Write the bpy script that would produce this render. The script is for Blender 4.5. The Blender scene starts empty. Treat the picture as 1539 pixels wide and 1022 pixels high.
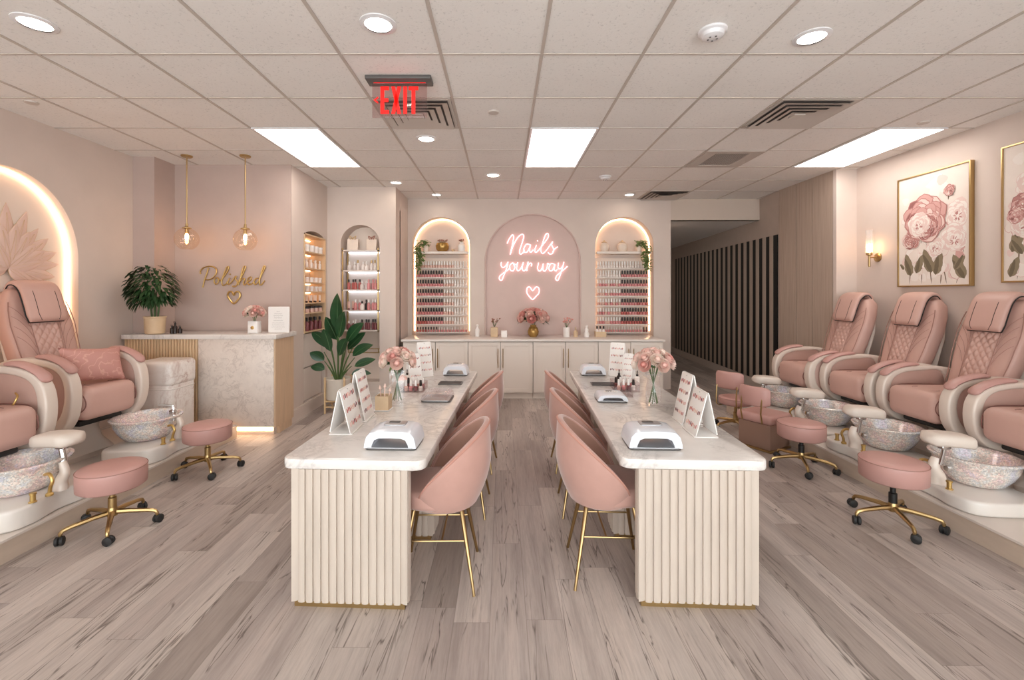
import bpy, bmesh, math, random
from mathutils import Vector, Matrix
from mathutils.geometry import tessellate_polygon

PI = math.pi
rnd = random.Random(7)
scene = bpy.context.scene
COL = scene.collection

# ------------------------------------------------------------------ camera
EYE = 1.67
CEIL = 3.32
cam_data = bpy.data.cameras.new('camera')
cam_data.sensor_width = 36.0
cam_data.lens = 36.0 * 680.0 / 1539.0
cam_data.shift_x = 14.5 / 1539.0
cam_data.shift_y = -70.0 / 1539.0
cam_data.clip_start = 0.05
cam = bpy.data.objects.new('camera', cam_data)
COL.objects.link(cam)
cam.location = (0, 0, EYE)
cam.rotation_euler = (PI / 2, 0, 0)
scene.camera = cam

# ------------------------------------------------------------------ world, exposure
world = bpy.data.worlds.new('world')
scene.world = world
world.use_nodes = True
bg = world.node_tree.nodes['Background']
bg.inputs[0].default_value = (0.92, 0.985, 1.0, 1)
bg.inputs[1].default_value = 4.8
scene.view_settings.view_transform = 'Standard'
scene.view_settings.look = 'None'
scene.view_settings.gamma = 1.0
scene.view_settings.exposure = 0.12
scene.view_settings.use_curve_mapping = False
PANEL_POWER = 7.0      # emission of the three ceiling panels
SPOT_POWER = 30.0       # emission of the recessed downlights
STRIP_POWER = 7.0       # warm led strips

# ------------------------------------------------------------------ materials
def lin(h):
    h = h.lstrip('#')
    out = []
    for i in (0, 2, 4):
        c = int(h[i:i+2], 16) / 255.0
        out.append(c / 12.92 if c <= 0.04045 else ((c + 0.055) / 1.055) ** 2.4)
    return (out[0], out[1], out[2], 1.0)

MATS = {}
def base_mat(name):
    m = bpy.data.materials.new(name)
    m.use_nodes = True
    MATS[name] = m
    nt = m.node_tree
    return m, nt, nt.nodes['Principled BSDF']

def N(nt, kind, **kw):
    n = nt.nodes.new(kind)
    for k, v in kw.items():
        if k.startswith('i_'):
            key = k[2:].replace('_', ' ')
            n.inputs[key].default_value = v
        else:
            setattr(n, k, v)
    return n

def mix_rgb(nt, fac, a, b, blend='MIX'):
    n = nt.nodes.new('ShaderNodeMix'); n.data_type = 'RGBA'; n.blend_type = blend
    for s, v in ((0, fac), (6, a), (7, b)):
        if hasattr(v, 'is_linked') or hasattr(v, 'links'):
            nt.links.new(v, n.inputs[s])
        else:
            n.inputs[s].default_value = v
    return n.outputs[2]

def ramp(nt, src, stops, interp='LINEAR'):
    r = nt.nodes.new('ShaderNodeValToRGB'); r.color_ramp.interpolation = interp
    els = r.color_ramp.elements
    while len(els) < len(stops): els.new(0.5)
    for e, (p, c) in zip(els, stops):
        e.position = p
        e.color = c if len(c) == 4 else (*c, 1)
    nt.links.new(src, r.inputs[0])
    return r.outputs[0]

def math_node(nt, op, a, b=None, c=None):
    n = nt.nodes.new('ShaderNodeMath'); n.operation = op
    for i, v in enumerate((a, b, c)):
        if v is None: continue
        if hasattr(v, 'links'): nt.links.new(v, n.inputs[i])
        else: n.inputs[i].default_value = v
    return n.outputs[0]

def coords(nt, scale=(1, 1, 1), rot=(0, 0, 0), loc=(0, 0, 0)):
    tc = nt.nodes.new('ShaderNodeTexCoord')
    mp = nt.nodes.new('ShaderNodeMapping')
    mp.inputs['Scale'].default_value = scale
    mp.inputs['Rotation'].default_value = rot
    mp.inputs['Location'].default_value = loc
    nt.links.new(tc.outputs['Object'], mp.inputs[0])
    return mp.outputs[0]

def noise(nt, vec, scale, detail=3, rough=0.55, dist=0.0):
    n = nt.nodes.new('ShaderNodeTexNoise')
    n.inputs['Scale'].default_value = scale
    n.inputs['Detail'].default_value = detail
    n.inputs['Roughness'].default_value = rough
    n.inputs['Distortion'].default_value = dist
    nt.links.new(vec, n.inputs['Vector'])
    return n.outputs[0]

def bump(nt, bsdf, h, strength=0.2, dist=0.01):
    b = nt.nodes.new('ShaderNodeBump')
    b.inputs['Strength'].default_value = strength
    b.inputs['Distance'].default_value = dist
    nt.links.new(h, b.inputs['Height'])
    nt.links.new(b.outputs[0], bsdf.inputs['Normal'])

def mat(name, col, rough=0.5, metal=0.0, var=0.0, nscale=6.0, bmp=0.0, bscale=80.0, coat=0.0, sheen=0.0, stretch=(1, 1, 1), spec=None, sss=0.0):
    m, nt, b = base_mat(name)
    c = lin(col)
    b.inputs['Base Color'].default_value = c
    b.inputs['Roughness'].default_value = rough
    b.inputs['Metallic'].default_value = metal
    if coat: b.inputs['Coat Weight'].default_value = coat; b.inputs['Coat Roughness'].default_value = 0.15
    if sheen: b.inputs['Sheen Weight'].default_value = sheen; b.inputs['Sheen Roughness'].default_value = 0.4
    if spec is not None: b.inputs['Specular IOR Level'].default_value = spec
    if var or bmp:
        v = coords(nt, stretch)
    if var:
        f = noise(nt, v, nscale, 4)
        lo = tuple(x * (1 - var) for x in c[:3]); hi = tuple(min(1, x * (1 + var)) for x in c[:3])
        nt.links.new(ramp(nt, f, [(0.3, lo), (0.7, hi)]), b.inputs['Base Color'])
    if bmp:
        bump(nt, b, noise(nt, v, bscale, 3), bmp, 0.003)
    return m

def emis(name, col, power):
    m, nt, b = base_mat(name)
    b.inputs['Base Color'].default_value = (0, 0, 0, 1)
    b.inputs['Emission Color'].default_value = lin(col)
    b.inputs['Emission Strength'].default_value = power
    return m

def glass(name, col='#ffffff', ior=1.3, rough=0.02, tint=1.0):
    m = bpy.data.materials.new(name); m.use_nodes = True; MATS[name] = m
    nt = m.node_tree; nt.nodes.clear()
    out = nt.nodes.new('ShaderNodeOutputMaterial')
    tr = nt.nodes.new('ShaderNodeBsdfTransparent'); gl = nt.nodes.new('ShaderNodeBsdfGlossy')
    c = lin(col)
    tr.inputs[0].default_value = c
    gl.inputs[0].default_value = (1, 1, 1, 1); gl.inputs['Roughness'].default_value = rough
    lw = nt.nodes.new('ShaderNodeLayerWeight'); lw.inputs[0].default_value = ior - 1.0
    f = ramp(nt, lw.outputs['Facing'], [(0.0, (0.05, 0.05, 0.05)), (0.7, (0.12, 0.12, 0.12)), (1.0, (0.75, 0.75, 0.75))])
    mx = nt.nodes.new('ShaderNodeMixShader')
    nt.links.new(f, mx.inputs[0]); nt.links.new(tr.outputs[0], mx.inputs[1]); nt.links.new(gl.outputs[0], mx.inputs[2])
    nt.links.new(mx.outputs[0], out.inputs[0])
    return m

mat('wall', '#d6c6bc', 0.75, var=0.03, nscale=2.5, bmp=0.08, bscale=30)
mat('wall_rose', '#bba69d', 0.7, var=0.04, nscale=3, bmp=0.05, bscale=30)
mat('wall_hall', '#bfaea2', 0.8, var=0.03)
mat('arch_rose', '#d2bab2', 0.7, var=0.02)
mat('niche', '#ead9cc', 0.7)
mat('trim', '#dccdc3', 0.5)
mat('grid', '#bfb4ab', 0.5)
mat('header', '#cdbcae', 0.7)
mat('vent', '#c9bfb7', 0.5)
mat('vent_dark', '#6e6763', 0.7)
mat('white_plastic', '#e6e4e6', 0.28, coat=0.2)
mat('lamp_white', '#dfe2ea', 0.25, coat=0.3)
mat('grey_plastic', '#5a5654', 0.4)
mat('silver', '#b9b9bc', 0.3, metal=0.7)
mat('chrome', '#d0d0d0', 0.12, metal=1.0)
mat('mirror', '#cfc9c6', 0.05, metal=1.0)
mat('brass', '#bb9f70', 0.33, metal=1.0)
mat('brass_leg', '#b1956a', 0.3, metal=1.0)
mat('gold', '#ccaa6a', 0.3, metal=0.85)
mat('black', '#171514', 0.45)
mat('rubber', '#211f1f', 0.6)
mat('leather', '#cba498', 0.45, var=0.03, nscale=5, bmp=0.15, bscale=160)
mat('leather_side', '#c3a094', 0.5, var=0.03, bmp=0.15, bscale=160)
mat('stool_leather', '#c2958d', 0.42, var=0.03, nscale=5, bmp=0.12, bscale=160)
mat('seam', '#8a5f57', 0.6)
mat('seam_soft', '#a37a6f', 0.6)
mat('box_brown', '#9a7b6c', 0.3, metal=0.3)
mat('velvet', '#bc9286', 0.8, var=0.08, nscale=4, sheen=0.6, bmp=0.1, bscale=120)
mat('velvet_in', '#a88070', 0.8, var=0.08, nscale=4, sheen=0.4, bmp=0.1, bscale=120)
mat('piping', '#c08c7d', 0.7)
mat('cream_shell', '#ddcec2', 0.32, coat=0.3)
mat('cream_leather', '#dccfc4', 0.4, bmp=0.1, bscale=120)
mat('pod_white', '#ded6cf', 0.28, coat=0.3)
mat('cabinet', '#e6dad0', 0.4)
mat('cabinet_gap', '#9d9187', 0.6)
mat('quartz', '#e3dad3', 0.25, var=0.02)
mat('flute', '#c8b9ac', 0.5, var=0.05, nscale=3, stretch=(6, 6, 1))
mat('oak', '#d9b994', 0.5, var=0.08, nscale=4, stretch=(8, 8, 0.6))
mat('oak_side', '#d3b596', 0.5, var=0.07, nscale=4, stretch=(8, 8, 0.6))
mat('slat_taupe', '#b3a294', 0.6, var=0.05, stretch=(5, 5, 1))
mat('slat_black', '#120f0e', 0.6)
mat('platform_side', '#c6b3a2', 0.5, var=0.04, stretch=(1, 1, 5))
mat('platform_top', '#d9cdc4', 0.3)
mat('frosted', '#dccfc6', 0.35)
mat('paper', '#efeae6', 0.6)
mat('ink', '#8c8584', 0.7)
mat('leaf', '#2c4a28', 0.4, var=0.25, nscale=9, spec=0.5)
mat('leaf_big', '#274a2d', 0.3, var=0.2, nscale=5)
mat('leaf_light', '#6f8a4c', 0.5, var=0.2, nscale=12)
mat('leaf_rib', '#4d7040', 0.4)
mat('stem', '#50683a', 0.5)
mat('soil', '#2e221b', 0.9)
mat('pot_tan', '#d3b795', 0.55, var=0.06, nscale=8, bmp=0.3, bscale=25)
mat('pot_cream', '#e6dccf', 0.5)
mat('ceramic', '#ead8c8', 0.45, var=0.05, nscale=10)
mat('gold_glass', '#b08a4c', 0.2, metal=0.5)
mat('amber', '#6b3a26', 0.25)
mat('rose_a', '#e9bcb0', 0.6, var=0.06, nscale=30)
mat('rose_b', '#efcfc2', 0.6, var=0.06, nscale=30)
mat('rose_c', '#f3e0d2', 0.6, var=0.05, nscale=30)
mat('rose_d', '#dd9a90', 0.6, var=0.08, nscale=30)
mat('dried', '#a8776a', 0.7)
mat('bottle_white', '#efe4dd', 0.35)
mat('bottle_nude', '#e0b7a8', 0.25)
mat('bottle_pink', '#d68d8d', 0.25)
mat('bottle_red', '#b9625c', 0.25)
mat('bottle_wine', '#80464a', 0.25)
mat('bottle_clear', '#dcd0ca', 0.15)
mat('cap_black', '#241713', 0.35)
mat('cap_white', '#f1ece8', 0.35)
mat('petal_relief', '#dfc1b4', 0.6)
mat('relief_gold', '#d9b98f', 0.5)
mat('canvas', '#e6d9cf', 0.75, var=0.04, nscale=5)
mat('paint_pale', '#e2c8c0', 0.75)
mat('paint_pink', '#cfa099', 0.75)
mat('paint_rose', '#b67f79', 0.75)
mat('paint_deep', '#935f5b', 0.75)
mat('paint_white', '#ece2da', 0.75)
mat('paint_leaf', '#8b7c64', 0.75)
mat('paint_leaf_dark', '#6d604c', 0.75)
mat('paint_stem', '#7a6450', 0.75)
mat('red_letter', '#e0140f', 0.5)
MATS['red_letter'].node_tree.nodes['Principled BSDF'].inputs['Emission Color'].default_value = lin('#ff1a12')
MATS['red_letter'].node_tree.nodes['Principled BSDF'].inputs['Emission Strength'].default_value = 0.6
emis('panel_light', '#fff6ee', PANEL_POWER)
emis('spot_light', '#fff1e0', SPOT_POWER)
emis('strip_warm', '#ffd2a8', STRIP_POWER)
emis('strip_cool', '#eaf0ff', 5.0)
emis('neon', '#ffb4b8', 3.8)
emis('bulb', '#ffc88a', 60.0)
emis('sconce_bulb', '#ffc890', 45.0)
glass('glass')
glass('glass_amber', '#fff8f0')
def ribbed():
    m, nt, b = base_mat('ribbed_glass')
    b.inputs['Base Color'].default_value = (1, 1, 1, 1); b.inputs['Roughness'].default_value = 0.3
    out = nt.nodes['Material Output']
    tr = nt.nodes.new('ShaderNodeBsdfTransparent'); tl = nt.nodes.new('ShaderNodeBsdfTranslucent'); mx = nt.nodes.new('ShaderNodeMixShader'); m2 = nt.nodes.new('ShaderNodeMixShader')
    m2.inputs[0].default_value = .5
    nt.links.new(b.outputs[0], m2.inputs[1]); nt.links.new(tl.outputs[0], m2.inputs[2])
    mx.inputs[0].default_value = .28
    nt.links.new(tr.outputs[0], mx.inputs[1]); nt.links.new(m2.outputs[0], mx.inputs[2]); nt.links.new(mx.outputs[0], out.inputs[0])
ribbed()
glass('acrylic', '#f7f3f3', 1.35, 0.05)
glass('exit_glass', '#f4e8e8', 1.15, 0.1)

def make_marble(name, base, vein, scale, amount, rough=0.18):
    m, nt, b = base_mat(name)
    v = coords(nt)
    w = noise(nt, v, scale * 0.7, 5, 0.6, 1.2)
    vein_f = math_node(nt, 'ABSOLUTE', math_node(nt, 'SUBTRACT', w, 0.5))
    a = ramp(nt, vein_f, [(0.0, (1, 1, 1)), (0.018, (0.45, 0.45, 0.45)), (0.06, (0, 0, 0))])
    w2 = noise(nt, v, scale * 2.3, 5, 0.6, 1.5)
    a2 = ramp(nt, math_node(nt, 'ABSOLUTE', math_node(nt, 'SUBTRACT', w2, 0.47)), [(0.0, (0.5, 0.5, 0.5)), (0.02, (0.12, 0.12, 0.12)), (0.05, (0, 0, 0))])
    mask = noise(nt, v, scale * 0.45, 2)
    mk = ramp(nt, mask, [(0.35, (0, 0, 0)), (0.6, (1, 1, 1))])
    s = math_node(nt, 'MULTIPLY', math_node(nt, 'ADD', a, a2), math_node(nt, 'MULTIPLY', mk, amount))
    cloud = ramp(nt, noise(nt, v, scale * 1.1, 4), [(0.3, tuple(x * 0.93 for x in lin(base)[:3])), (0.7, lin(base))])
    c = mix_rgb(nt, s, cloud, lin(vein))
    nt.links.new(c, b.inputs['Base Color'])
    b.inputs['Roughness'].default_value = rough
    return m
make_marble('counter_marble', '#e8e1dc', '#9f9896', 4.5, 0.45)
make_marble('desk_marble', '#e6d9cf', '#ab998f', 11.0, 0.5, 0.35)
make_marble('pouf_marble', '#ebe3dd', '#b08d80', 3.5, 0.8, 0.3)

def make_ceiling():
    m, nt, b = base_mat('ceiling_tile')
    v = coords(nt)
    f = noise(nt, v, 55, 3, 0.7)
    pits = ramp(nt, f, [(0.30, (0.78, 0.78, 0.78)), (0.42, (1, 1, 1))])
    base = ramp(nt, noise(nt, v, 1.2, 2), [(0.3, lin('#e9e5e1')), (0.7, lin('#eeeae6'))])
    c = mix_rgb(nt, 1.0, base, pits, 'MULTIPLY')
    nt.links.new(c, b.inputs['Base Color'])
    b.inputs['Roughness'].default_value = 0.9
    bump(nt, b, f, 0.3, 0.004)
make_ceiling()

def make_floor():
    m, nt, b = base_mat('floor_planks')
    tc = nt.nodes.new('ShaderNodeTexCoord')
    sp = nt.nodes.new('ShaderNodeSeparateXYZ'); nt.links.new(tc.outputs['Object'], sp.inputs[0])
    W, L = 0.185, 1.25
    fx = math_node(nt, 'DIVIDE', math_node(nt, 'ADD', sp.outputs[0], 0.063), W)
    ix = math_node(nt, 'FLOOR', fx)
    wn = nt.nodes.new('ShaderNodeTexWhiteNoise'); wn.noise_dimensions = '1D'
    nt.links.new(ix, wn.inputs['W'])
    fy = math_node(nt, 'ADD', math_node(nt, 'DIVIDE', sp.outputs[1], L), wn.outputs['Value'])
    iy = math_node(nt, 'FLOOR', fy)
    cb = nt.nodes.new('ShaderNodeCombineXYZ'); nt.links.new(ix, cb.inputs[0]); nt.links.new(iy, cb.inputs[1])
    w2 = nt.nodes.new('ShaderNodeTexWhiteNoise'); w2.noise_dimensions = '2D'; nt.links.new(cb.outputs[0], w2.inputs['Vector'])
    # grain space: long in y, shifted for each plank
    g = nt.nodes.new('ShaderNodeCombineXYZ')
    nt.links.new(math_node(nt, 'MULTIPLY', sp.outputs[0], 9.0), g.inputs[0])
    nt.links.new(math_node(nt, 'MULTIPLY', sp.outputs[1], 0.62), g.inputs[1])
    nt.links.new(math_node(nt, 'MULTIPLY', w2.outputs['Value'], 37.0), g.inputs[2])
    gv = g.outputs[0]
    tone = ramp(nt, w2.outputs['Value'], [(0.0, lin('#9c8f88')), (0.3, lin('#ada09a')), (0.7, lin('#baaea7')), (1.0, lin('#c5b9b2'))])
    cloud = ramp(nt, noise(nt, gv, 0.9, 4, 0.6), [(0.3, (0.74, 0.72, 0.72)), (0.5, (1, 1, 1)), (0.75, (1.14, 1.12, 1.10))])
    c = mix_rgb(nt, 1.0, tone, cloud, 'MULTIPLY')
    fine = ramp(nt, noise(nt, gv, 9.0, 4, 0.7), [(0.3, (0.8, 0.79, 0.78)), (0.6, (1.03, 1.03, 1.03))])
    c = mix_rgb(nt, 0.8, c, fine, 'MULTIPLY')
    crack_n = noise(nt, gv, 2.2, 3, 0.5, 0.6)
    crack = ramp(nt, math_node(nt, 'ABSOLUTE', math_node(nt, 'SUBTRACT', crack_n, 0.5)), [(0.0, (1, 1, 1)), (0.026, (0, 0, 0))])
    cm = ramp(nt, noise(nt, gv, 1.1, 2), [(0.48, (0, 0, 0)), (0.56, (1, 1, 1))])
    cf = math_node(nt, 'MULTIPLY', math_node(nt, 'MULTIPLY', crack, cm), 0.9)
    c = mix_rgb(nt, cf, c, lin('#5c504a'))
    # seams
    ax = math_node(nt, 'ABSOLUTE', math_node(nt, 'SUBTRACT', math_node(nt, 'FRACT', fx), 0.5))
    ay = math_node(nt, 'ABSOLUTE', math_node(nt, 'SUBTRACT', math_node(nt, 'FRACT', fy), 0.5))
    sx = math_node(nt, 'GREATER_THAN', ax, 0.5 - 0.0022 / W)
    sy = math_node(nt, 'GREATER_THAN', ay, 0.5 - 0.0018 / L)
    sm = math_node(nt, 'MULTIPLY', math_node(nt, 'MAXIMUM', sx, sy), 0.4)
    c = mix_rgb(nt, sm, c, lin('#6d615a'))
    nt.links.new(c, b.inputs['Base Color'])
    b.inputs['Roughness'].default_value = 0.42
    bump(nt, b, noise(nt, gv, 9.0, 3), 0.08, 0.004)
make_floor()

def make_glitter():
    m, nt, b = base_mat('glitter')
    v = coords(nt)
    vo = nt.nodes.new('ShaderNodeTexVoronoi'); vo.inputs['Scale'].default_value = 120
    nt.links.new(v, vo.inputs['Vector'])
    sp = nt.nodes.new('ShaderNodeSeparateColor'); nt.links.new(vo.outputs['Color'], sp.inputs[0])
    hue = math_node(nt, 'FRACT', math_node(nt, 'ADD', math_node(nt, 'MULTIPLY', sp.outputs[0], 0.28), math_node(nt, 'MULTIPLY', noise(nt, v, 6, 2), 2.2)))
    col = ramp(nt, hue, [(0.0, lin('#f0d6cf')), (0.2, lin('#f3ebe0')), (0.4, lin('#e4e8e7')), (0.6, lin('#dcdeed')), (0.8, lin('#ebdfe9')), (1.0, lin('#f0d6cf'))])
    lum = ramp(nt, sp.outputs[1], [(0.0, (0.72, 0.71, 0.72)), (0.6, (1.0, 0.98, 1.0)), (1.0, (1.25, 1.22, 1.22))])
    c = mix_rgb(nt, 1.0, col, lum, 'MULTIPLY')
    nt.links.new(c, b.inputs['Base Color'])
    b.inputs['Metallic'].default_value = 0.2
    b.inputs['Roughness'].default_value = 0.2
    nb = nt.nodes.new('ShaderNodeBump'); nb.inputs['Strength'].default_value = 0.5; nb.inputs['Distance'].default_value = 0.01
    nt.links.new(sp.outputs[2], nb.inputs['Height']); nt.links.new(nb.outputs[0], b.inputs['Normal'])
    b.inputs['Coat Weight'].default_value = 0.5
make_glitter()

def make_panelling():
    m, nt, b = base_mat('panelling')
    tc = nt.nodes.new('ShaderNodeTexCoord')
    v = coords(nt, (14, 14, 0.5))
    f = noise(nt, v, 3, 4, 0.6)
    nt.links.new(ramp(nt, f, [(0.3, lin('#ad998a')), (0.7, lin('#bfab9b'))]), b.inputs['Base Color'])
    b.inputs['Roughness'].default_value = 0.6
make_panelling()

def make_leaf_print():
    m, nt, b = base_mat('pillow_print')
    v = coords(nt, (1, 1, 1))
    w = nt.nodes.new('ShaderNodeTexWave'); w.inputs['Scale'].default_value = 9; w.inputs['Distortion'].default_value = 9; w.inputs['Detail'].default_value = 2
    w.inputs['Detail Scale'].default_value = 1.2
    nt.links.new(v, w.inputs['Vector'])
    nt.links.new(ramp(nt, w.outputs['Fac'], [(0.0, lin('#d8a79c')), (0.12, lin('#c8938a')), (1, lin('#c8938a'))]), b.inputs['Base Color'])
    b.inputs['Roughness'].default_value = 0.7
make_leaf_print()

# ------------------------------------------------------------------ mesh helpers
def crom(pts, n=6, closed=False):
    P = [Vector(p) for p in pts]
    out = []
    k = len(P)
    rng = range(k) if closed else range(k - 1)
    for i in rng:
        p0 = P[(i - 1) % k] if closed or i > 0 else P[0] * 2 - P[1]
        p1 = P[i]; p2 = P[(i + 1) % k]
        p3 = P[(i + 2) % k] if closed or i + 2 < k else P[-1] * 2 - P[-2]
        for j in range(n):
            t = j / n
            out.append(0.5 * ((2 * p1) + (p2 - p0) * t + (2 * p0 - 5 * p1 + 4 * p2 - p3) * t * t + (3 * p1 - p0 - 3 * p2 + p3) * t ** 3))
    if not closed: out.append(P[-1])
    return out

def rrect(x0, y0, x1, y1, r, n=4):
    out = []
    for cx, cy, a0 in ((x1 - r, y1 - r, 0), (x0 + r, y1 - r, 90), (x0 + r, y0 + r, 180), (x1 - r, y0 + r, 270)):
        for i in range(n + 1):
            a = math.radians(a0 + 90 * i / n)
            out.append((cx + r * math.cos(a), cy + r * math.sin(a)))
    return out

def arch(x0, x1, z0, zs, rise=None, n=24):
    """outline of a round-headed opening: springing at zs"""
    c = (x0 + x1) / 2; r = (x1 - x0) / 2; h = rise or r
    out = [(x0, z0), (x1, z0)]
    for i in range(n + 1):
        a = PI * i / n
        out.append((c + r * math.cos(a), zs + h * math.sin(a)))
    return out

XZ = Matrix(((1, 0, 0, 0), (0, 0, 1, 0), (0, 1, 0, 0), (0, 0, 0, 1)))       # (u,v,w) -> x=u z=v y=w
YZ = Matrix(((0, 0, 1, 0), (1, 0, 0, 0), (0, 1, 0, 0), (0, 0, 0, 1)))       # (u,v,w) -> y=u z=v x=w

def T(x, y, z): return Matrix.Translation((x, y, z))
def RZ(a): return Matrix.Rotation(a, 4, 'Z')
def RX(a): return Matrix.Rotation(a, 4, 'X')
def RY(a): return Matrix.Rotation(a, 4, 'Y')

class MB:
    def __init__(s):
        s.V = []; s.F = []; s.I = []; s.mi = 0; s.M = Matrix.Identity(4)
    def add(s, vs, fs, mi=None):
        o = len(s.V); M = s.M
        s.V += [tuple(M @ Vector(v)) for v in vs]
        s.F += [tuple(i + o for i in f) for f in fs]
        s.I += [s.mi if mi is None else mi] * len(fs)
        return s
    def box(s, x0, y0, z0, x1, y1, z1, mi=None):
        v = [(x0, y0, z0), (x1, y0, z0), (x1, y1, z0), (x0, y1, z0), (x0, y0, z1), (x1, y0, z1), (x1, y1, z1), (x0, y1, z1)]
        return s.add(v, [(0, 3, 2, 1), (4, 5, 6, 7), (0, 1, 5, 4), (1, 2, 6, 5), (2, 3, 7, 6), (3, 0, 4, 7)], mi)
    def loft(s, rings, cap=True, closed=True, mi=None):
        n = len(rings[0]); vs = [p for r in rings for p in r]; fs = []
        for i in range(len(rings) - 1):
            for j in range(n if closed else n - 1):
                a = i * n + j; b = i * n + (j + 1) % n
                fs.append((a, b, b + n, a + n))
        if cap:
            fs.append(tuple(range(n - 1, -1, -1))); fs.append(tuple((len(rings) - 1) * n + j for j in range(n)))
        return s.add(vs, fs, mi)
    def rbox(s, cx, cy, cz, sx, sy, sz, r=0.02, n=2, rv=None, mi=None):
        hx, hy, hz = sx / 2, sy / 2, sz / 2
        rv = min(rv if rv is not None else r, hz * .999, hx * .98, hy * .98)
        r = min(r, hx * .98, hy * .98)
        def ring(z, ins):
            q = max(r - ins, 0.0005); pts = []
            for qx, qy, a0 in ((1, 1, 0), (-1, 1, 90), (-1, -1, 180), (1, -1, 270)):
                for i in range(n + 1):
                    a = math.radians(a0 + 90 * i / n)
                    pts.append((cx + qx * (hx - ins - q) + q * math.cos(a), cy + qy * (hy - ins - q) + q * math.sin(a), z))
            return pts
        rings = [ring(cz - hz + rv * (1 - math.sin(PI / 2 * i / n)), rv * (1 - math.cos(PI / 2 * i / n))) for i in range(n, -1, -1)]
        rings += [ring(cz + hz - rv * (1 - math.sin(PI / 2 * i / n)), rv * (1 - math.cos(PI / 2 * i / n))) for i in range(n + 1)]
        return s.loft(rings, True, True, mi)
    def lathe(s, prof, n=16, c=(0, 0, 0), cap=True, mi=None):
        rings = [[(c[0] + max(r, 1e-5) * math.cos(2 * PI * j / n), c[1] + max(r, 1e-5) * math.sin(2 * PI * j / n), c[2] + z) for j in range(n)] for r, z in prof]
        return s.loft(rings, cap, True, mi)
    def tube(s, path, r, n=8, closed=False, mi=None, flat=1.0, up=None):
        P = [Vector(p) for p in path]; k = len(P)
        rs = r if isinstance(r, (list, tuple)) else [r] * k
        rings = []; prev = None
        for i in range(k):
            if closed: t = P[(i + 1) % k] - P[(i - 1) % k]
            else: t = P[min(i + 1, k - 1)] - P[max(i - 1, 0)]
            if t.length < 1e-9: t = Vector((0, 0, 1))
            t.normalize()
            if up is not None:
                a = t.cross(Vector(up))
                if a.length < 1e-4: a = t.orthogonal()
            elif prev is None: a = t.orthogonal()
            else:
                a = prev - t * prev.dot(t)
                if a.length < 1e-5: a = t.orthogonal()
            a.normalize(); prev = a
            b = t.cross(a)
            rings.append([P[i] + (a * math.cos(2 * PI * j / n) + b * math.sin(2 * PI * j / n) * flat) * rs[i] for j in range(n)])
        if closed: rings.append(rings[0])
        return s.loft(rings, not closed, True, mi)
    def ball(s, c, r, n=10, m=6, sc=(1, 1, 1), mi=None):
        rings = []
        for i in range(m + 1):
            a = -PI / 2 + PI * i / m
            rr = max(math.cos(a), 1e-4) * r
            rings.append([(c[0] + rr * math.cos(2 * PI * j / n) * sc[0], c[1] + rr * math.sin(2 * PI * j / n) * sc[1], c[2] + r * math.sin(a) * sc[2]) for j in range(n)])
        return s.loft(rings, True, True, mi)
    def prism(s, outline, z0, z1, r=0.0, holes=(), n=2, mi=None):
        """2-D outline extruded along local z, edges rounded by r"""
        loops = [outline] + list(holes)
        L2 = []
        for li, lp in enumerate(loops):
            P = [Vector((p[0], p[1])) for p in lp]
            A = sum(P[i].x * P[(i + 1) % len(P)].y - P[(i + 1) % len(P)].x * P[i].y for i in range(len(P)))
            if (A < 0) == (li == 0): P.reverse()
            nr = []
            for i in range(len(P)):
                e1 = (P[i] - P[i - 1]); e2 = (P[(i + 1) % len(P)] - P[i])
                n1 = Vector((-e1.y, e1.x)).normalized() if e1.length > 1e-9 else Vector((0, 0))
                n2 = Vector((-e2.y, e2.x)).normalized() if e2.length > 1e-9 else n1
                nn = n1 + n2
                d = max(0.5, (nn.length / 2) ** 2) if nn.length > 1e-6 else 1
                nn = nn / 2 / d if nn.length > 1e-6 else n1
                nr.append(nn)
            L2.append((P, nr))
        prof = [(r, z0)] if r else [(0, z0)]
        if r:
            prof = [(r * (1 - math.sin(PI / 2 * i / n)), z0 + r * (1 - math.cos(PI / 2 * i / n))) for i in range(n + 1)]
            prof += [(r * (1 - math.cos(PI / 2 * i / n)), z1 - r * (1 - math.sin(PI / 2 * i / n))) for i in range(n + 1)]
        else:
            prof = [(0, z0), (0, z1)]
        for P, nr in L2:
            rings = [[(p.x + q.x * o, p.y + q.y * o, z) for p, q in zip(P, nr)] for o, z in prof]
            s.loft(rings, False, True, mi)
        for o, z in (prof[0], prof[-1]):
            pl = [[Vector((p.x + q.x * o, p.y + q.y * o, 0)) for p, q in zip(P, nr)] for P, nr in L2]
            if len(pl) == 1:
                s.add([(p.x, p.y, z) for p in pl[0]], [tuple(range(len(pl[0])))], mi)
            else:
                flat = [p for q in pl for p in q]
                s.add([(p.x, p.y, z) for p in flat], [tuple(t) for t in tessellate_polygon(pl)], mi)
        return s
    def grid(s, fn, nu, nv, mi=None):
        vs = [fn(i / nu, j / nv) for i in range(nu + 1) for j in range(nv + 1)]
        fs = [(i * (nv + 1) + j, i * (nv + 1) + j + 1, (i + 1) * (nv + 1) + j + 1, (i + 1) * (nv + 1) + j) for i in range(nu) for j in range(nv)]
        return s.add(vs, fs, mi)
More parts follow.
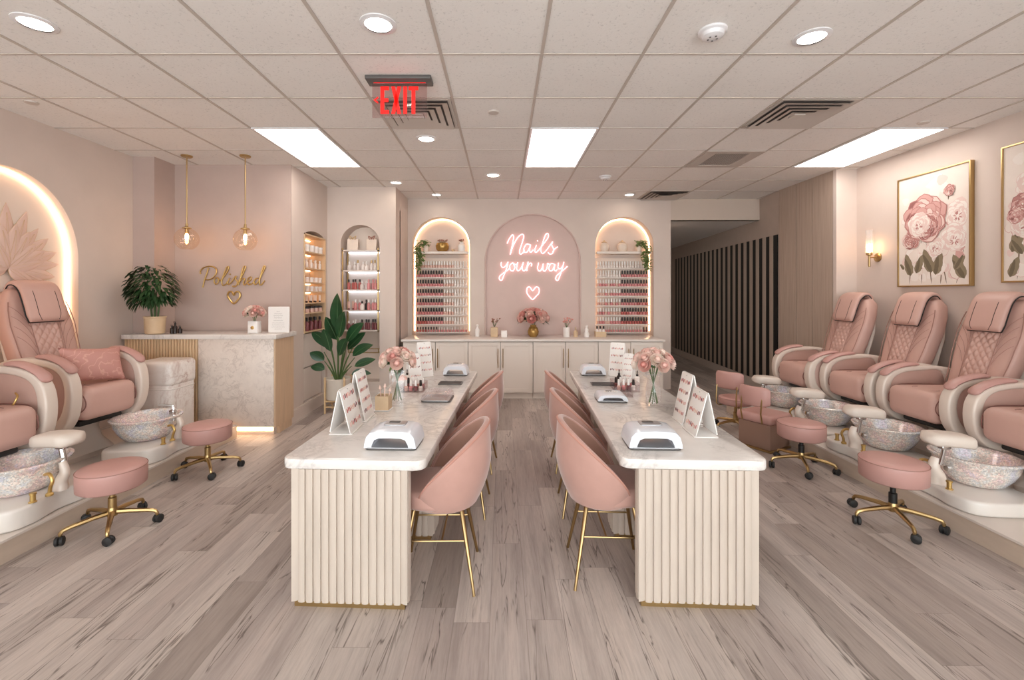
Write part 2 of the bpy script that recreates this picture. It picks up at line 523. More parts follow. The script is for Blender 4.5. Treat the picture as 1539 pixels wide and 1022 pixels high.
    def leaf(s, base, d, up, L, W, droop=0.3, fold=0.25, n=6, mi=None):
        base = Vector(base); d = Vector(d).normalized(); up = Vector(up)
        side = d.cross(up)
        if side.length < 1e-4: side = d.orthogonal()
        side.normalize(); nrm = side.cross(d).normalized()
        vs = []
        for i in range(n + 1):
            t = i / n
            p = base + d * (L * t) - Vector((0, 0, 1)) * (droop * L * t * t)
            w = W * math.sin(PI * min(1, t * 0.97 + 0.03)) ** 0.75 * (1 - 0.25 * t) if 0 < i < n else 0.002
            for sg in (-1, 0, 1):
                vs.append(p + side * (sg * w) + nrm * (abs(sg) * w * fold))
        fs = []
        for i in range(n):
            for j in range(2):
                a = i * 3 + j
                fs.append((a, a + 1, a + 4, a + 3))
        return s.add(vs, fs, mi)
    def build(s, name, mats, parent=None, loc=(0, 0, 0), rz=0.0, angle=40, merge=True):
        me = bpy.data.meshes.new(name)
        me.from_pydata([tuple(v) for v in s.V], [], s.F)
        if isinstance(mats, str): mats = [mats]
        for m in mats: me.materials.append(MATS[m])
        me.polygons.foreach_set('material_index', s.I)
        bm = bmesh.new(); bm.from_mesh(me)
        if merge: bmesh.ops.remove_doubles(bm, verts=bm.verts, dist=2e-5)
        bmesh.ops.recalc_face_normals(bm, faces=bm.faces)
        bm.to_mesh(me); bm.free()
        me.polygons.foreach_set('use_smooth', [True] * len(me.polygons))
        me.set_sharp_from_angle(angle=math.radians(angle))
        me.update()
        o = bpy.data.objects.new(name, me); COL.objects.link(o)
        o.location = loc; o.rotation_euler = (0, 0, rz)
        if parent is not None: o.parent = parent
        return o

def tag(o, label, cat, group=None, kind=None):
    o['label'] = label; o['category'] = cat
    if group: o['group'] = group
    if kind: o['kind'] = kind
    return o

def thing(name, label, cat, loc=(0, 0, 0), rz=0.0, group=None):
    o = bpy.data.objects.new(name, None); COL.objects.link(o)
    o.empty_display_size = 0.1
    o.location = loc; o.rotation_euler = (0, 0, rz)
    return tag(o, label, cat, group)

def struct(o):
    o['kind'] = 'structure'
    return o

def dup(root, loc=None, rz=None, label=None, group=None, scale=None):
    kids = list(root.children)
    r = root.copy(); COL.objects.link(r)
    if loc is not None: r.location = loc
    if rz is not None: r.rotation_euler = (0, 0, rz)
    if scale is not None: r.scale = scale
    if label: r['label'] = label
    if group: r['group'] = group
    for ch in kids:
        c = ch.copy(); COL.objects.link(c); c.parent = r
        for g in list(ch.children):
            d = g.copy(); COL.objects.link(d); d.parent = c
    return r

# ================================================================== THE ROOM
WL, WR = -4.46, 4.70          # side walls
BACK = 7.90                   # wall with the lit arches
FRONT = -2.6                  # storefront behind the camera

def slab(name, x0, y0, z0, x1, y1, z1, m):
    return struct(MB().box(x0, y0, z0, x1, y1, z1).build(name, m))

slab('floor', WL - .2, FRONT - .1, -0.1, 6.2, 13.0, 0, 'floor_planks')
slab('ceiling', WL - .2, FRONT - .1, CEIL, 5.0, BACK + .3, CEIL + .1, 'ceiling_tile')
slab('ceiling_hall', 2.94, BACK + .02, 2.95, 6.2, 13.0, 3.05, 'ceiling_tile')

# ceiling grid: T-bars
g = MB()
TS = 0.695
xs = [-.423 + TS * i for i in range(-6, 8)]
ys = [3.117 + TS * i for i in range(-9, 8)]
for x in xs:
    if WL < x < WR: g.box(x - .011, FRONT, CEIL - .006, x + .011, BACK, CEIL)
for y in ys:
    if FRONT < y < BACK: g.box(WL, y - .008, CEIL - .005, WR, y + .008, CEIL)
struct(g.build('trim_1', 'grid'))

# left wall with its arched recess
w = MB(); w.M = YZ
ay0, ay1, azs, arise = 3.38, 4.76, 2.02, 0.80
w.prism([(FRONT, 0), (5.46, 0), (5.46, CEIL), (FRONT, CEIL)], WL - .12, WL, holes=[arch(ay0, ay1, .45, azs, arise, 40)])
struct(w.build('wall_left', 'wall', angle=30))
struct(MB().box(WL - .16, ay0 - .2, .3, WL - .12, ay1 + .2, 3.0).build('wall_left_niche', 'niche'))

# alcove behind the reception desk
slab('wall_pier', WL - .1, 5.46, 0, -4.2, 5.95, CEIL, 'wall_rose')
slab('wall_reception', -4.2, 5.8, 0, -2.711, 5.82, CEIL, 'wall_rose')
w = MB(); w.M = YZ
w.prism([(5.821, 0), (7.3, 0), (7.3, CEIL), (5.821, CEIL)], -2.95, -2.71, holes=[arch(6.17, 6.93, .16, 2.44, .12, 20)])
struct(w.build('wall_side', 'wall', angle=30))
slab('wall_side_niche', -3.0, 6.0, 0, -2.95, 7.3, 2.9, 'niche')
w = MB(); w.M = XZ
w.prism([(-2.71, 0), (-1.65, 0), (-1.65, CEIL), (-2.71, CEIL)], 7.0, 7.27, holes=[arch(-2.50, -1.90, .30, 2.45, .28, 24)])
struct(w.build('wall_display', 'wall', angle=30))
slab('wall_display_niche', -2.71, 7.27, 0, -1.65, 7.32, 3.0, 'niche')
slab('wall_return', -1.72, 7.27, 0, -1.65, BACK, CEIL, 'wall')

# back wall: two deep lit arches and one shallow arch between them
LN = (-1.58, -0.57); RN = (1.625, 2.64); MN = (-.30, 1.36)
w = MB(); w.M = XZ
w.prism([(-1.72, 0), (2.94, 0), (2.94, CEIL), (-1.72, CEIL)], BACK, BACK + .04,
        holes=[arch(LN[0], LN[1], .93, 2.50), arch(RN[0], RN[1], .93, 2.50), arch(MN[0], MN[1], .93, 2.22)])
w.prism([(-1.72, 0), (-.45, 0), (-.45, CEIL), (-1.72, CEIL)], BACK + .04, BACK + .24, holes=[arch(LN[0], LN[1], .93, 2.50)])
w.prism([(1.5, 0), (2.94, 0), (2.94, CEIL), (1.5, CEIL)], BACK + .04, BACK + .24, holes=[arch(RN[0], RN[1], .93, 2.50)])
w.box(-1.72, 0, BACK + .24, 2.94, CEIL, BACK + .28)
struct(w.build('wall_back', 'wall', angle=30))
slab('wall_back_niche', -.44, BACK + .035, .9, 1.49, BACK + .06, 3.2, 'arch_rose')
# the raised moulding round the shallow arch
t = MB(); t.tube([(p[0], BACK - .004, p[1]) for p in arch(MN[0], MN[1], .95, 2.22)[1:]] + [(MN[0], BACK - .004, .95)], .013, 6)
struct(t.build('trim_2', 'arch_rose'))

# right side: pier, panelled wall, hall
w = MB(); w.box(WR, FRONT, 0, WR + .1, 6.0, CEIL)
struct(w.build('wall_right', 'wall'))
slab('wall_right_pier', 4.43, 6.0, 0, 4.8, 6.06, CEIL, 'wall')
w = MB(); w.box(4.455, 6.06, 0, 4.55, 7.26, CEIL)
y = 6.07
for wd in (.40, .36, .42):
    w.box(4.43, y, 0, 4.46, y + wd - .012, CEIL); y += wd
struct(w.build('wall_right_panelled', 'panelling'))
# hall wall runs on, slightly splayed
def hall_x(y): return 4.45 + .0665 * (y - 7.26)
w = MB()
v = [(hall_x(7.26), 7.26), (hall_x(13), 13.0), (hall_x(13) + .1, 13.0), (hall_x(7.26) + .1, 7.26)]
w.prism(v, 0, CEIL)
struct(w.build('wall_hall_right', 'wall_hall'))
slab('wall_hall_end', 2.9, 12.9, 0, 5.2, 13.0, 3.0, 'wall_hall')
slab('wall_hall_left', 2.84, BACK + .28, 0, 2.94, 13.0, 3.0, 'wall_hall')
struct(MB().box(2.94, BACK, 2.95, hall_x(BACK), BACK + .12, CEIL).build('wall_header', 'header'))

# storefront behind the camera
fr = MB()
fr.box(WL, FRONT - .1, 0, WR, FRONT, .12); fr.box(WL, FRONT - .1, 3.0, WR, FRONT, CEIL)
for i in range(7):
    x = WL + (WR - WL) * i / 6
    fr.box(x - .04, FRONT - .1, .1, x + .04, FRONT, 3.05)
struct(fr.build('window_1', 'trim'))

# baseboards
def board(name, pts):
    b = MB()
    for (x0, y0), (x1, y1) in zip(pts, pts[1:]):
        d = Vector((x1 - x0, y1 - y0)); L = d.length; d /= L; n_ = Vector((-d.y, d.x)) * .015
        b.prism([(x0, y0), (x1, y1), (x1 + n_.x, y1 + n_.y), (x0 + n_.x, y0 + n_.y)], 0, .15)
        b.prism([(x0, y0), (x1, y1), (x1 + n_.x * .6, y1 + n_.y * .6), (x0 + n_.x * .6, y0 + n_.y * .6)], .15, .165)
    return struct(b.build(name, 'trim'))
board('baseboard_side', [(-2.71, 5.78), (-2.71, 7.0)][::-1])
board('baseboard_display', [(-1.65, 7.0), (-2.71, 7.0)])
board('baseboard_hall', [(hall_x(12.9), 12.9), (hall_x(7.26), 7.26)][::-1])
board('baseboard_left', [(WL, FRONT), (WL, 5.46)][::-1])

# ------------------------------------------------------------------ ceiling fittings
def light_panel(x0, label):
    t = thing('ceiling_light_panel', label, 'ceiling light', (x0 + TS / 2, 5.185, CEIL - .008), 0, 'flat led panels in the ceiling')
    f = MB(); f.prism([(-TS/2 + .008, -.69), (TS/2 - .008, -.69), (TS/2 - .008, .69), (-TS/2 + .008, .69)], -.006, .006,
                      holes=[[(-TS/2 + .03, -.668), (TS/2 - .03, -.668), (TS/2 - .03, .668), (-TS/2 + .03, .668)]])
    f.build('frame', 'white_plastic', t)
    MB().box(-TS/2 + .028, -.67, -.003, TS/2 - .028, .67, .003).build('diffuser', 'panel_light', t)
light_panel(-.423 - 3 * TS, 'long lit ceiling panel at left, above the reception side')
light_panel(-.423 + TS, 'long lit ceiling panel in the middle, above the two manicure tables')
light_panel(-.423 + 6 * TS, 'long lit ceiling panel at right, above the pedicure chairs')

def downlight(x, y, label, r=.082):
    t = thing('recessed_downlight', label, 'downlight', (x, y, CEIL), 0, 'round recessed downlights')
    MB().lathe([(r, 0.0), (r + .028, 0.0), (r + .028, -.006), (r, -.012)], 28, cap=False).build('ring', 'white_plastic', t)
    MB().lathe([(.0005, -.004), (r, -.004), (r, -.001), (.0005, -.001)], 28).build('lens', 'spot_light', t)
downlight(-2.85, 2.76, 'round lit downlight in the ceiling corner at far left')
downlight(-.76, 2.77, 'round lit downlight in front of the exit sign')
downlight(1.99, 2.91, 'round lit downlight right of the smoke detector')
downlight(-.81, 4.82, 'round lit downlight just behind the exit sign and vent')
downlight(-.13, 6.3, 'small round downlight towards the back, above the neon sign')
downlight(-1.58, 6.72, 'small round downlight before the corner of the bottle display wall', .075)
downlight(-1.1, 7.55, 'small round downlight close above the left lit arch', .07)
downlight(2.12, 7.55, 'small round downlight close above the right lit arch', .07)

def hall_fill_light(x, y):  # unseen lamps added behind the wall edge to brighten the dim hall
    t = thing('recessed_downlight', 'added unseen fill light in the lower hall ceiling, %s' % {8.55: 'nearest the salon', 9.9: 'halfway along', 11.4: 'at the far end'}[y], 'downlight', (x, y, 2.95), 0, 'round recessed downlights')
    MB().lathe([(.082, 0.0), (.11, 0.0), (.11, -.006), (.082, -.012)], 28, cap=False).build('ring', 'white_plastic', t)
    MB().lathe([(.0005, -.004), (.082, -.004), (.082, -.001), (.0005, -.001)], 28).build('lens', 'spot_light', t)
hall_fill_light(3.07, 8.55)
hall_fill_light(3.12, 9.9)
hall_fill_light(3.15, 11.4)

def vent(cx, cy, label, grille=False):
    t = thing('ceiling_vent', label, 'ceiling vent', (cx, cy, CEIL), 0, 'square ceiling air vents')
    h = TS / 2 - .015
    MB().box(-h + .02, -h + .02, -.004, h - .02, h - .02, -.001).build('duct', 'vent_dark', t)
    if not grille:
        b = MB()
        b.prism([(-h, -h), (h, -h), (h, h), (-h, h)], -.008, -.001, holes=[[(-h + .03, -h + .03), (h - .03, -h + .03), (h - .03, h - .03), (-h + .03, h - .03)]])
        for k, s in enumerate((h * .90, h * .70, h * .50, h * .31)):
            i = s - .050; z0 = -.030
            for dz in (0, .003):
                b.loft([[(-s, -s, z0 + dz), (s, -s, z0 + dz), (s, s, z0 + dz), (-s, s, z0 + dz)],
                        [(-i, -i, z0 + .012 + dz), (i, -i, z0 + .012 + dz), (i, i, z0 + .012 + dz), (-i, i, z0 + .012 + dz)]], cap=False)
        b.build('louvre', 'vent', t, merge=False)
        MB().box(-.05, -.05, -.03, .05, .05, -.018).build('centre_plate', 'vent', t)
    else:
        MB().prism([(-h, -h), (h, -h), (h, h), (-h, h)], -.012, 0, holes=[[(-h+.13, -h+.09), (h-.13, -h+.09), (h-.13, h-.09), (-h+.13, h-.09)]]).build('frame', 'vent', t)
        b = MB()
        for i in range(18):
            x = -h + .14 + i * (2 * h - .28) / 17
            b.box(x - .002, -h + .09, -.01, x + .002, h - .09, -.004)
        b.build('grille', 'vent', t)
vent(-.423 - TS / 2, 3.812 + TS / 2, 'square louvred ceiling vent directly behind the exit sign')
vent(-.423 + 4.5 * TS, 3.812 + TS / 2, 'square louvred ceiling vent between the middle and right light panels')
vent(-.423 + 4.5 * TS, 5.202 + TS / 2, 'square return grille with fine slats, behind the right louvred vent', True)
vent(-.423 + 4.5 * TS, 7.287 + .3, 'farthest square louvred vent, near the hall opening')

def detector(x, y, label):
    t = thing('smoke_detector', label, 'smoke detector', (x, y, CEIL), 0, 'white smoke detectors')
    MB().lathe([(.085, 0), (.085, -.012), (.07, -.02), (.062, -.04), (.04, -.05), (.0005, -.05)], 28).build('housing', 'white_plastic', t)
    b = MB()
    for k in range(5):
        a = k * 2 * PI / 5
        b.ball((.028 * math.cos(a), .028 * math.sin(a), -.049), .007, 8, 4)
    b.build('sensor_hole', 'grey_plastic', t)
detector(1.32, 2.84, 'round white smoke detector on the ceiling, nearest one')
detector(1.45, 6.38, 'round white smoke detector far back near the right arch')
for x, y, lb in ((-.08, 4.11, 'flat round sprinkler cover right of the exit sign vent'), (4.06, 4.36, 'flat round sprinkler cover above the peony painting'), (-4.06, 3.9, 'flat round sprinkler cover at the far left of the ceiling')):
    o = MB().lathe([(.05, 0), (.05, -.006), (.045, -.012), (.0005, -.014)], 20).build('sprinkler_cover', 'vent', None, (x, y, CEIL))
    tag(o, lb, 'sprinkler', 'flat sprinkler covers')

# exit sign
t = thing('exit_sign', 'red lit EXIT sign with a left arrow on clear glass, hung from ceiling', 'exit sign', (-.79, 3.48, CEIL))
MB().prism(rrect(-.25, -.07, .25, .07, .01), -.028, 0, .004).build('ceiling_plate', 'grey_plastic', t)
MB().rbox(0, 0, -.165, .42, .012, .27, .004).build('glass_panel', 'exit_glass', t)
lt = MB(); lt.M = XZ
y0, y1 = -.0115, -.0065
zb, zt = -.272, -.062
def q4(m, pts): m.prism(pts, y0, y1)
x = -.145; q4(lt, [(x, zb), (x + .065, zb), (x + .065, zb + .028), (x + .028, zb + .028), (x + .028, -.181), (x + .06, -.181), (x + .06, -.153), (x + .028, -.153), (x + .028, zt - .028), (x + .065, zt - .028), (x + .065, zt), (x, zt)])
x = -.062; q4(lt, [(x, zb), (x + .028, zb), (x + .075, zt), (x + .047, zt)]); q4(lt, [(x + .047, zb), (x + .075, zb), (x + .028, zt), (x, zt)])
x = .03; q4(lt, [(x, zb), (x + .028, zb), (x + .028, zt), (x, zt)])
x = .072; q4(lt, [(x + .022, zb), (x + .05, zb), (x + .05, zt - .028), (x + .072, zt - .028), (x + .072, zt), (x, zt), (x, zt - .028), (x + .022, zt - .028)])
lt.build('lettering', 'red_letter', t, merge=False)
lt = MB(); lt.M = XZ
lt.prism([(-.198, -.167), (-.163, -.195), (-.163, -.181), (-.183, -.167), (-.163, -.153), (-.163, -.139)], y0, y1)
lt.build('arrow', 'red_letter', t)
MB().box(-.2, -.004, -.031, .2, .004, -.0285).build('led_edge', 'red_letter', t)

# led strips inside the arches (things of their own)
def strip(name, pts, r, label, m='strip_warm', grp=None):
    o = MB().tube(pts, r, 6).build(name, m)
    return tag(o, label, 'led strip', grp)
def arch_path(x0, x1, z0, zs, y, rise=None, inset=.012):
    a = arch(x0 + inset, x1 - inset, z0, zs, (rise - inset) if rise else None)
    return [(p[0], y, p[1]) for p in a[1:]] + [(x0 + inset, y, z0)]
strip('led_strip', arch_path(LN[0], LN[1], 1.0, 2.5, BACK + .2), .011, 'warm led strip edging the left lit arch of the back wall', grp='warm led strips')
strip('led_strip', arch_path(RN[0], RN[1], 1.0, 2.5, BACK + .2), .011, 'warm led strip edging the right lit arch of the back wall', grp='warm led strips')
pts = [(WL - .095, p[0], p[1]) for p in arch(ay0 + .02, ay1 - .02, .5, azs, arise - .02, 40)[1:]] + [(WL - .095, ay0 + .02, .5)]
strip('led_strip', pts, .012, 'warm led strip edging the big arch behind the left pedicure chair', grp='warm led strips')

# ================================================================== FURNITURE
# ---- manicure tables
TROT = math.radians(-2.7)
def manicure_table(loc, side, label):
    """side +1: sitters on the +x side"""
    t = thing('manicure_table', label, 'table', loc, TROT, 'long manicure tables')
    MB().prism(rrect(-.388, -.025, .388, 2.75, .06, 6), .735, .79, .01).build('countertop', 'counter_marble', t)
    def pedestal(y0, y1):
        x0, x1 = (-.33, .295) if side > 0 else (-.295, .33)
        pts = []
        pitch = .043
        def run(ax, ay, bx, by):
            L = math.hypot(bx - ax, by - ay)
            n = max(1, round((L - .05) / pitch)); dx, dy = (bx - ax) / L, (by - ay) / L
            nx, ny = dy, -dx
            e = (L - n * pitch) / 2
            pts.append((ax, ay)); 
            for k in range(n):
                for u, d in ((0.0, .009), (.10, .009), (.10, 0), (.16, -.001), (.3, -.0035), (.5, -.0045), (.7, -.0035), (.84, -.001), (.9, 0), (.9, .009)):
                    q = e + (k + u) * pitch
                    pts.append((ax + dx * q - nx * (d), ay + dy * q - ny * d))
        run(x0, y0, x1, y0); run(x1, y0, x1, y1); run(x1, y1, x0, y1); run(x0, y1, x0, y0)
        b = MB().prism(pts, .026, .735).build('fluted_pedestal', 'flute', t, angle=35)
        MB().box(x0 + .015, y0 + .006, 0, x1 - .015, y1 - .006, .028).build('plinth', 'brass', b)
    for a, b_ in ((-.018, .06), (.66, .88), (1.50, 1.72), (2.45, 2.66)): pedestal(a, b_)
    MB().box(-.25, .15, .70, .25, 2.5, .735).build('apron', 'flute', t)
    return t
manicure_table((-.795, 2.415, 0), 1, 'left long marble-topped manicure table on fluted cream pedestals')
manicure_table((1.022, 2.415, 0), -1, 'right long marble-topped manicure table on fluted cream pedestals')

# ---- velvet tub chair (faces local +x)
def tub_chair(label, loc, rz):
    t = thing('velvet_tub_chair', label, 'chair', loc, rz, 'pink velvet tub chairs at the manicure tables')
    b = MB()
    A = math.radians(128)
    nu, nv = 36, 10
    def rim(a):
        k = abs(a) / A
        return .475 + .43 * max(0, math.cos(k * PI / 2)) ** .85
    def prof(a, v, off):
        z0 = .445; z = z0 + (rim(a) - z0) * v
        k = abs(a) / A
        h = (z - .445) / .43
        r = .195 + .085 * math.sin(min(1, h * 1.5) * PI / 2) ** .9 - .018 * max(0, h - .55)
        if k > .7: r -= .02 * (k - .7)
        r += off
        return (-math.cos(a) * (r + .0) * 1.0, math.sin(a) * r * 1.02, z)
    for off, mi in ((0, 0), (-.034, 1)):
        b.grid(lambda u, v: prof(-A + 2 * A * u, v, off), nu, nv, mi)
    # rounded rim
    def rimpt(u, v):
        a = -A + 2 * A * u; p = PI * v
        o = -.017 + .017 * math.cos(p)
        x, y, z = prof(a, 1, o); return (x, y, z + .017 * math.sin(p))
    b.grid(rimpt, nu, 6, 0)
    for sg in (-1, 1):
        b.grid(lambda u, v: (lambda p, q: tuple(p[i] + (q[i] - p[i]) * v for i in range(3)))(prof(sg * A, u, 0), prof(sg * A, u, -.034)), 6, 2, 0)
    b.lathe([(.0005, .425), (.17, .43), (.198, .447), (.19, .46), (.0005, .46)], 28, mi=0)
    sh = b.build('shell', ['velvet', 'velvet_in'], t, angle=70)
    pts = []
    for i in range(nu + 1):
        a = -A + 2 * A * i / nu; x, y, z = prof(a, 1, -.004); pts.append((x * 1.012, y * 1.012, z + .006))
    MB().tube(pts, .006, 6).build('piping', 'piping', sh)
    s = MB()
    out = []
    for i in range(32):
        a = 2 * PI * i / 32
        out.append((.035 + .225 * math.copysign(abs(math.cos(a)) ** .8, math.cos(a)), .215 * math.copysign(abs(math.sin(a)) ** .8, math.sin(a))))
    s.prism(out, .455, .56, .03, n=3)
    s.build('seat', 'velvet', t, angle=60)
    for sx in (-1, 1):
        for sy in (-1, 1):
            fx = .055 if sx > 0 else 0
            MB().tube([(sx * .10 + fx, sy * .10, .435), (sx * .11 + fx, sy * .115, .425), (sx * .185 + fx, sy * .215, .008), (sx * .186 + fx, sy * .217, 0)], [.014, .014, .0085, .0085], 10).build('leg', 'brass_leg', t)
    k = (.43 - .27) / .43
    lx, ly = .11 + .075 * k, .115 + .10 * k
    m = MB()
    for sy in (-1, 1): m.tube([(-lx, sy * ly, .27), (lx + .055, sy * ly, .27)], .006, 8)
    m.tube([(0, -ly, .27), (0, ly, .27)], .006, 8)
    m.build('stretcher', 'brass_leg', t)
    return t
L_ = ['nearest pink velvet tub chair at the left manicure table, brass legs showing', 'middle pink velvet tub chair of the three at the left manicure table', 'farthest pink velvet tub chair at the left manicure table']
R_ = ['nearest pink velvet tub chair at the right manicure table, brass legs showing', 'middle pink velvet tub chair of the three at the right manicure table', 'farthest pink velvet tub chair at the right manicure table']
tc = tub_chair(L_[0], (-.345, 2.71, 0), PI + TROT + .06)
dup(tc, (-.305, 3.56, 0), PI + TROT, L_[1])
dup(tc, (-.265, 4.40, 0), PI + TROT - .04, L_[2])
dup(tc, (.605, 2.75, 0), TROT, R_[0])
dup(tc, (.645, 3.56, 0), TROT, R_[1])
dup(tc, (.685, 4.40, 0), TROT + .04, R_[2])

# ---- rolling stools
def five_leg_base(t, rad=.27, rot=0.3, hub_z=.12, dark_column=True, seat_z=.33):
    MB().lathe([(.0005, hub_z - .03), (.03, hub_z - .03), (.034, hub_z), (.026, hub_z + .03), (.0005, hub_z + .03)], 16).build('hub', 'brass', t)
    c = MB()
    c.lathe([(.026, hub_z + .02), (.026, hub_z + .10), (.018, hub_z + .105), (.018, seat_z), (.0005, seat_z)], 14, mi=0)
    c.build('column', 'black' if dark_column else 'brass', t)
    for k in range(5):
        a = rot + k * 2 * PI / 5; ca, sa = math.cos(a), math.sin(a)
        m = MB(); m.tube([(ca * r, sa * r, z) for r, z in ((.02, hub_z - .005), (.10, hub_z - .008), (rad - .05, hub_z - .022), (rad - .012, hub_z - .032), (rad, hub_z - .05), (rad, .055))], [.018, .017, .014, .013, .012, .009], 8)
        lg = m.build('leg', 'brass', t)
        w = MB(); b_ = a + 1.1
        w.M = T(ca * rad, sa * rad, 0) @ RZ(b_) @ T(.008, 0, .0295)
        for sy in (-1, 1):
            w2 = w.M; w.M = w2 @ RX(PI / 2) @ T(0, 0, sy * .013)
            w.lathe([(.0005, -.012), (.022, -.012), (.0295, -.007), (.0295, .007), (.022, .012), (.0005, .012)], 16)
            w.M = w2
        w.ball((-.003, 0, .008), .022, 10, 6, (1, .5, .9))
        w.build('caster', 'rubber', lg)
def round_seat(t, z, r=.20, h=.15, dome=.012):
    s = MB(); s.lathe([(.0005, z - h), (r - .02, z - h), (r, z - h + .014), (r + .002, z - .03), (r, z - .014), (r - .006, z - .004), (r * .7, z + dome * .6), (.0005, z + dome)], 40)
    o = s.build('seat', 'stool_leather', t, angle=60)
    MB().tube([((r + .001) * math.cos(2 * PI * i / 40), (r + .001) * math.sin(2 * PI * i / 40), z - .012) for i in range(40)], .0028, 6, True).build('piping', 'seam_soft', o)
    MB().lathe([(.0005, z - h - .012), (.07, z - h - .012), (.08, z - h), (.0005, z - h)], 16).build('seat_plate', 'black', t)
def round_stool(label, loc, rz, z=.46, dark=True):
    t = thing('rolling_stool', label, 'stool', loc, rz, 'round pink rolling stools')
    round_seat(t, z); five_leg_base(t, seat_z=z - .155, dark_column=dark)
    return t
round_stool('round pink rolling stool at far left, by the nearest glitter basin', (-2.775, 3.22, 0), .0, .445, False)
round_stool('round pink rolling stool before the reception desk', (-2.78, 4.27, 0), .05, .44, False)
round_stool('nearest round pink rolling stool on the right, beside the raised platform', (2.84, 3.29, 0), .35, .465)
round_stool('second round pink rolling stool on the right, just in front of the box seat', (2.86, 4.33, 0), .25, .44)

def curved_back(t, z0, z1, r, half, name='backrest', m='stool_leather', cx=0.0):
    b = MB()
    rings = []
    for i in range(15):
        u = -1 + 2 * i / 14; a = PI + u * half
        s = 1 - .25 * abs(u) ** 6
        zc = (z0 + z1) / 2; hz = (z1 - z0) / 2 * s; ht = .028 * (1 - .5 * abs(u) ** 8)
        ring = []
        for k in range(14):
            q = 2 * PI * k / 14
            cz = math.copysign(abs(math.sin(q)) ** .5, math.sin(q)) * hz
            cr = r + math.copysign(abs(math.cos(q)) ** .7, math.cos(q)) * ht
            ring.append((cx + cr * math.cos(a), cr * math.sin(a), zc + cz))
        rings.append(ring)
    b.loft(rings)
    return b.build(name, m, t, angle=60)
def backed_stool(label, loc, rz, z=.42):
    t = thing('rolling_stool', label, 'stool', loc, rz, 'pink rolling stools with a backrest')
    round_seat(t, z, .19, .09)
    curved_back(t, z + .12, z + .33, .21, .85)
    for sy in (-1, 1):
        MB().tube([(-.05, sy * .08, z - .095), (-.17, sy * .12, z - .095), (-.225, sy * .12, z - .07), (-.235, sy * .12, z + .02), (-.215, sy * .12, z + .16)], .008, 8).build('back_post', 'brass', t)
    five_leg_base(t, .25, .2, .11, False, z - .10)
    return t
backed_stool('pink rolling stool with curved backrest, standing near the black slatted wall', (2.87, 5.57, 0), .65, .40)
backed_stool('pink backed stool at the outer side of the right manicure table, mostly hidden', (1.72, 4.52, 0), PI - .2, .43)
backed_stool('pink backed stool at the outer side of the left manicure table, mostly hidden', (-1.34, 4.78, 0), .2, .43)

# pink box seat with a backrest on brass posts
t = thing('box_seat', 'pink padded box seat with backrest on brass posts, behind the second right stool', 'seat', (2.86, 4.95, 0), .5)
MB().rbox(0, 0, .155, .36, .36, .27, .02).build('storage_box', 'box_brown', t)
MB().rbox(0, 0, .335, .40, .40, .10, .04, 3).build('seat', 'stool_leather', t)
MB().rbox(0, 0, .012, .38, .38, .022, .01).build('base', 'brass', t)
curved_back(t, .47, .68, .24, .75, cx=.02)
for sy in (-1, 1):
    MB().tube([(-.21, sy * .11, .30), (-.235, sy * .11, .40), (-.215, sy * .11, .56)], .008, 8).build('back_post', 'brass', t)

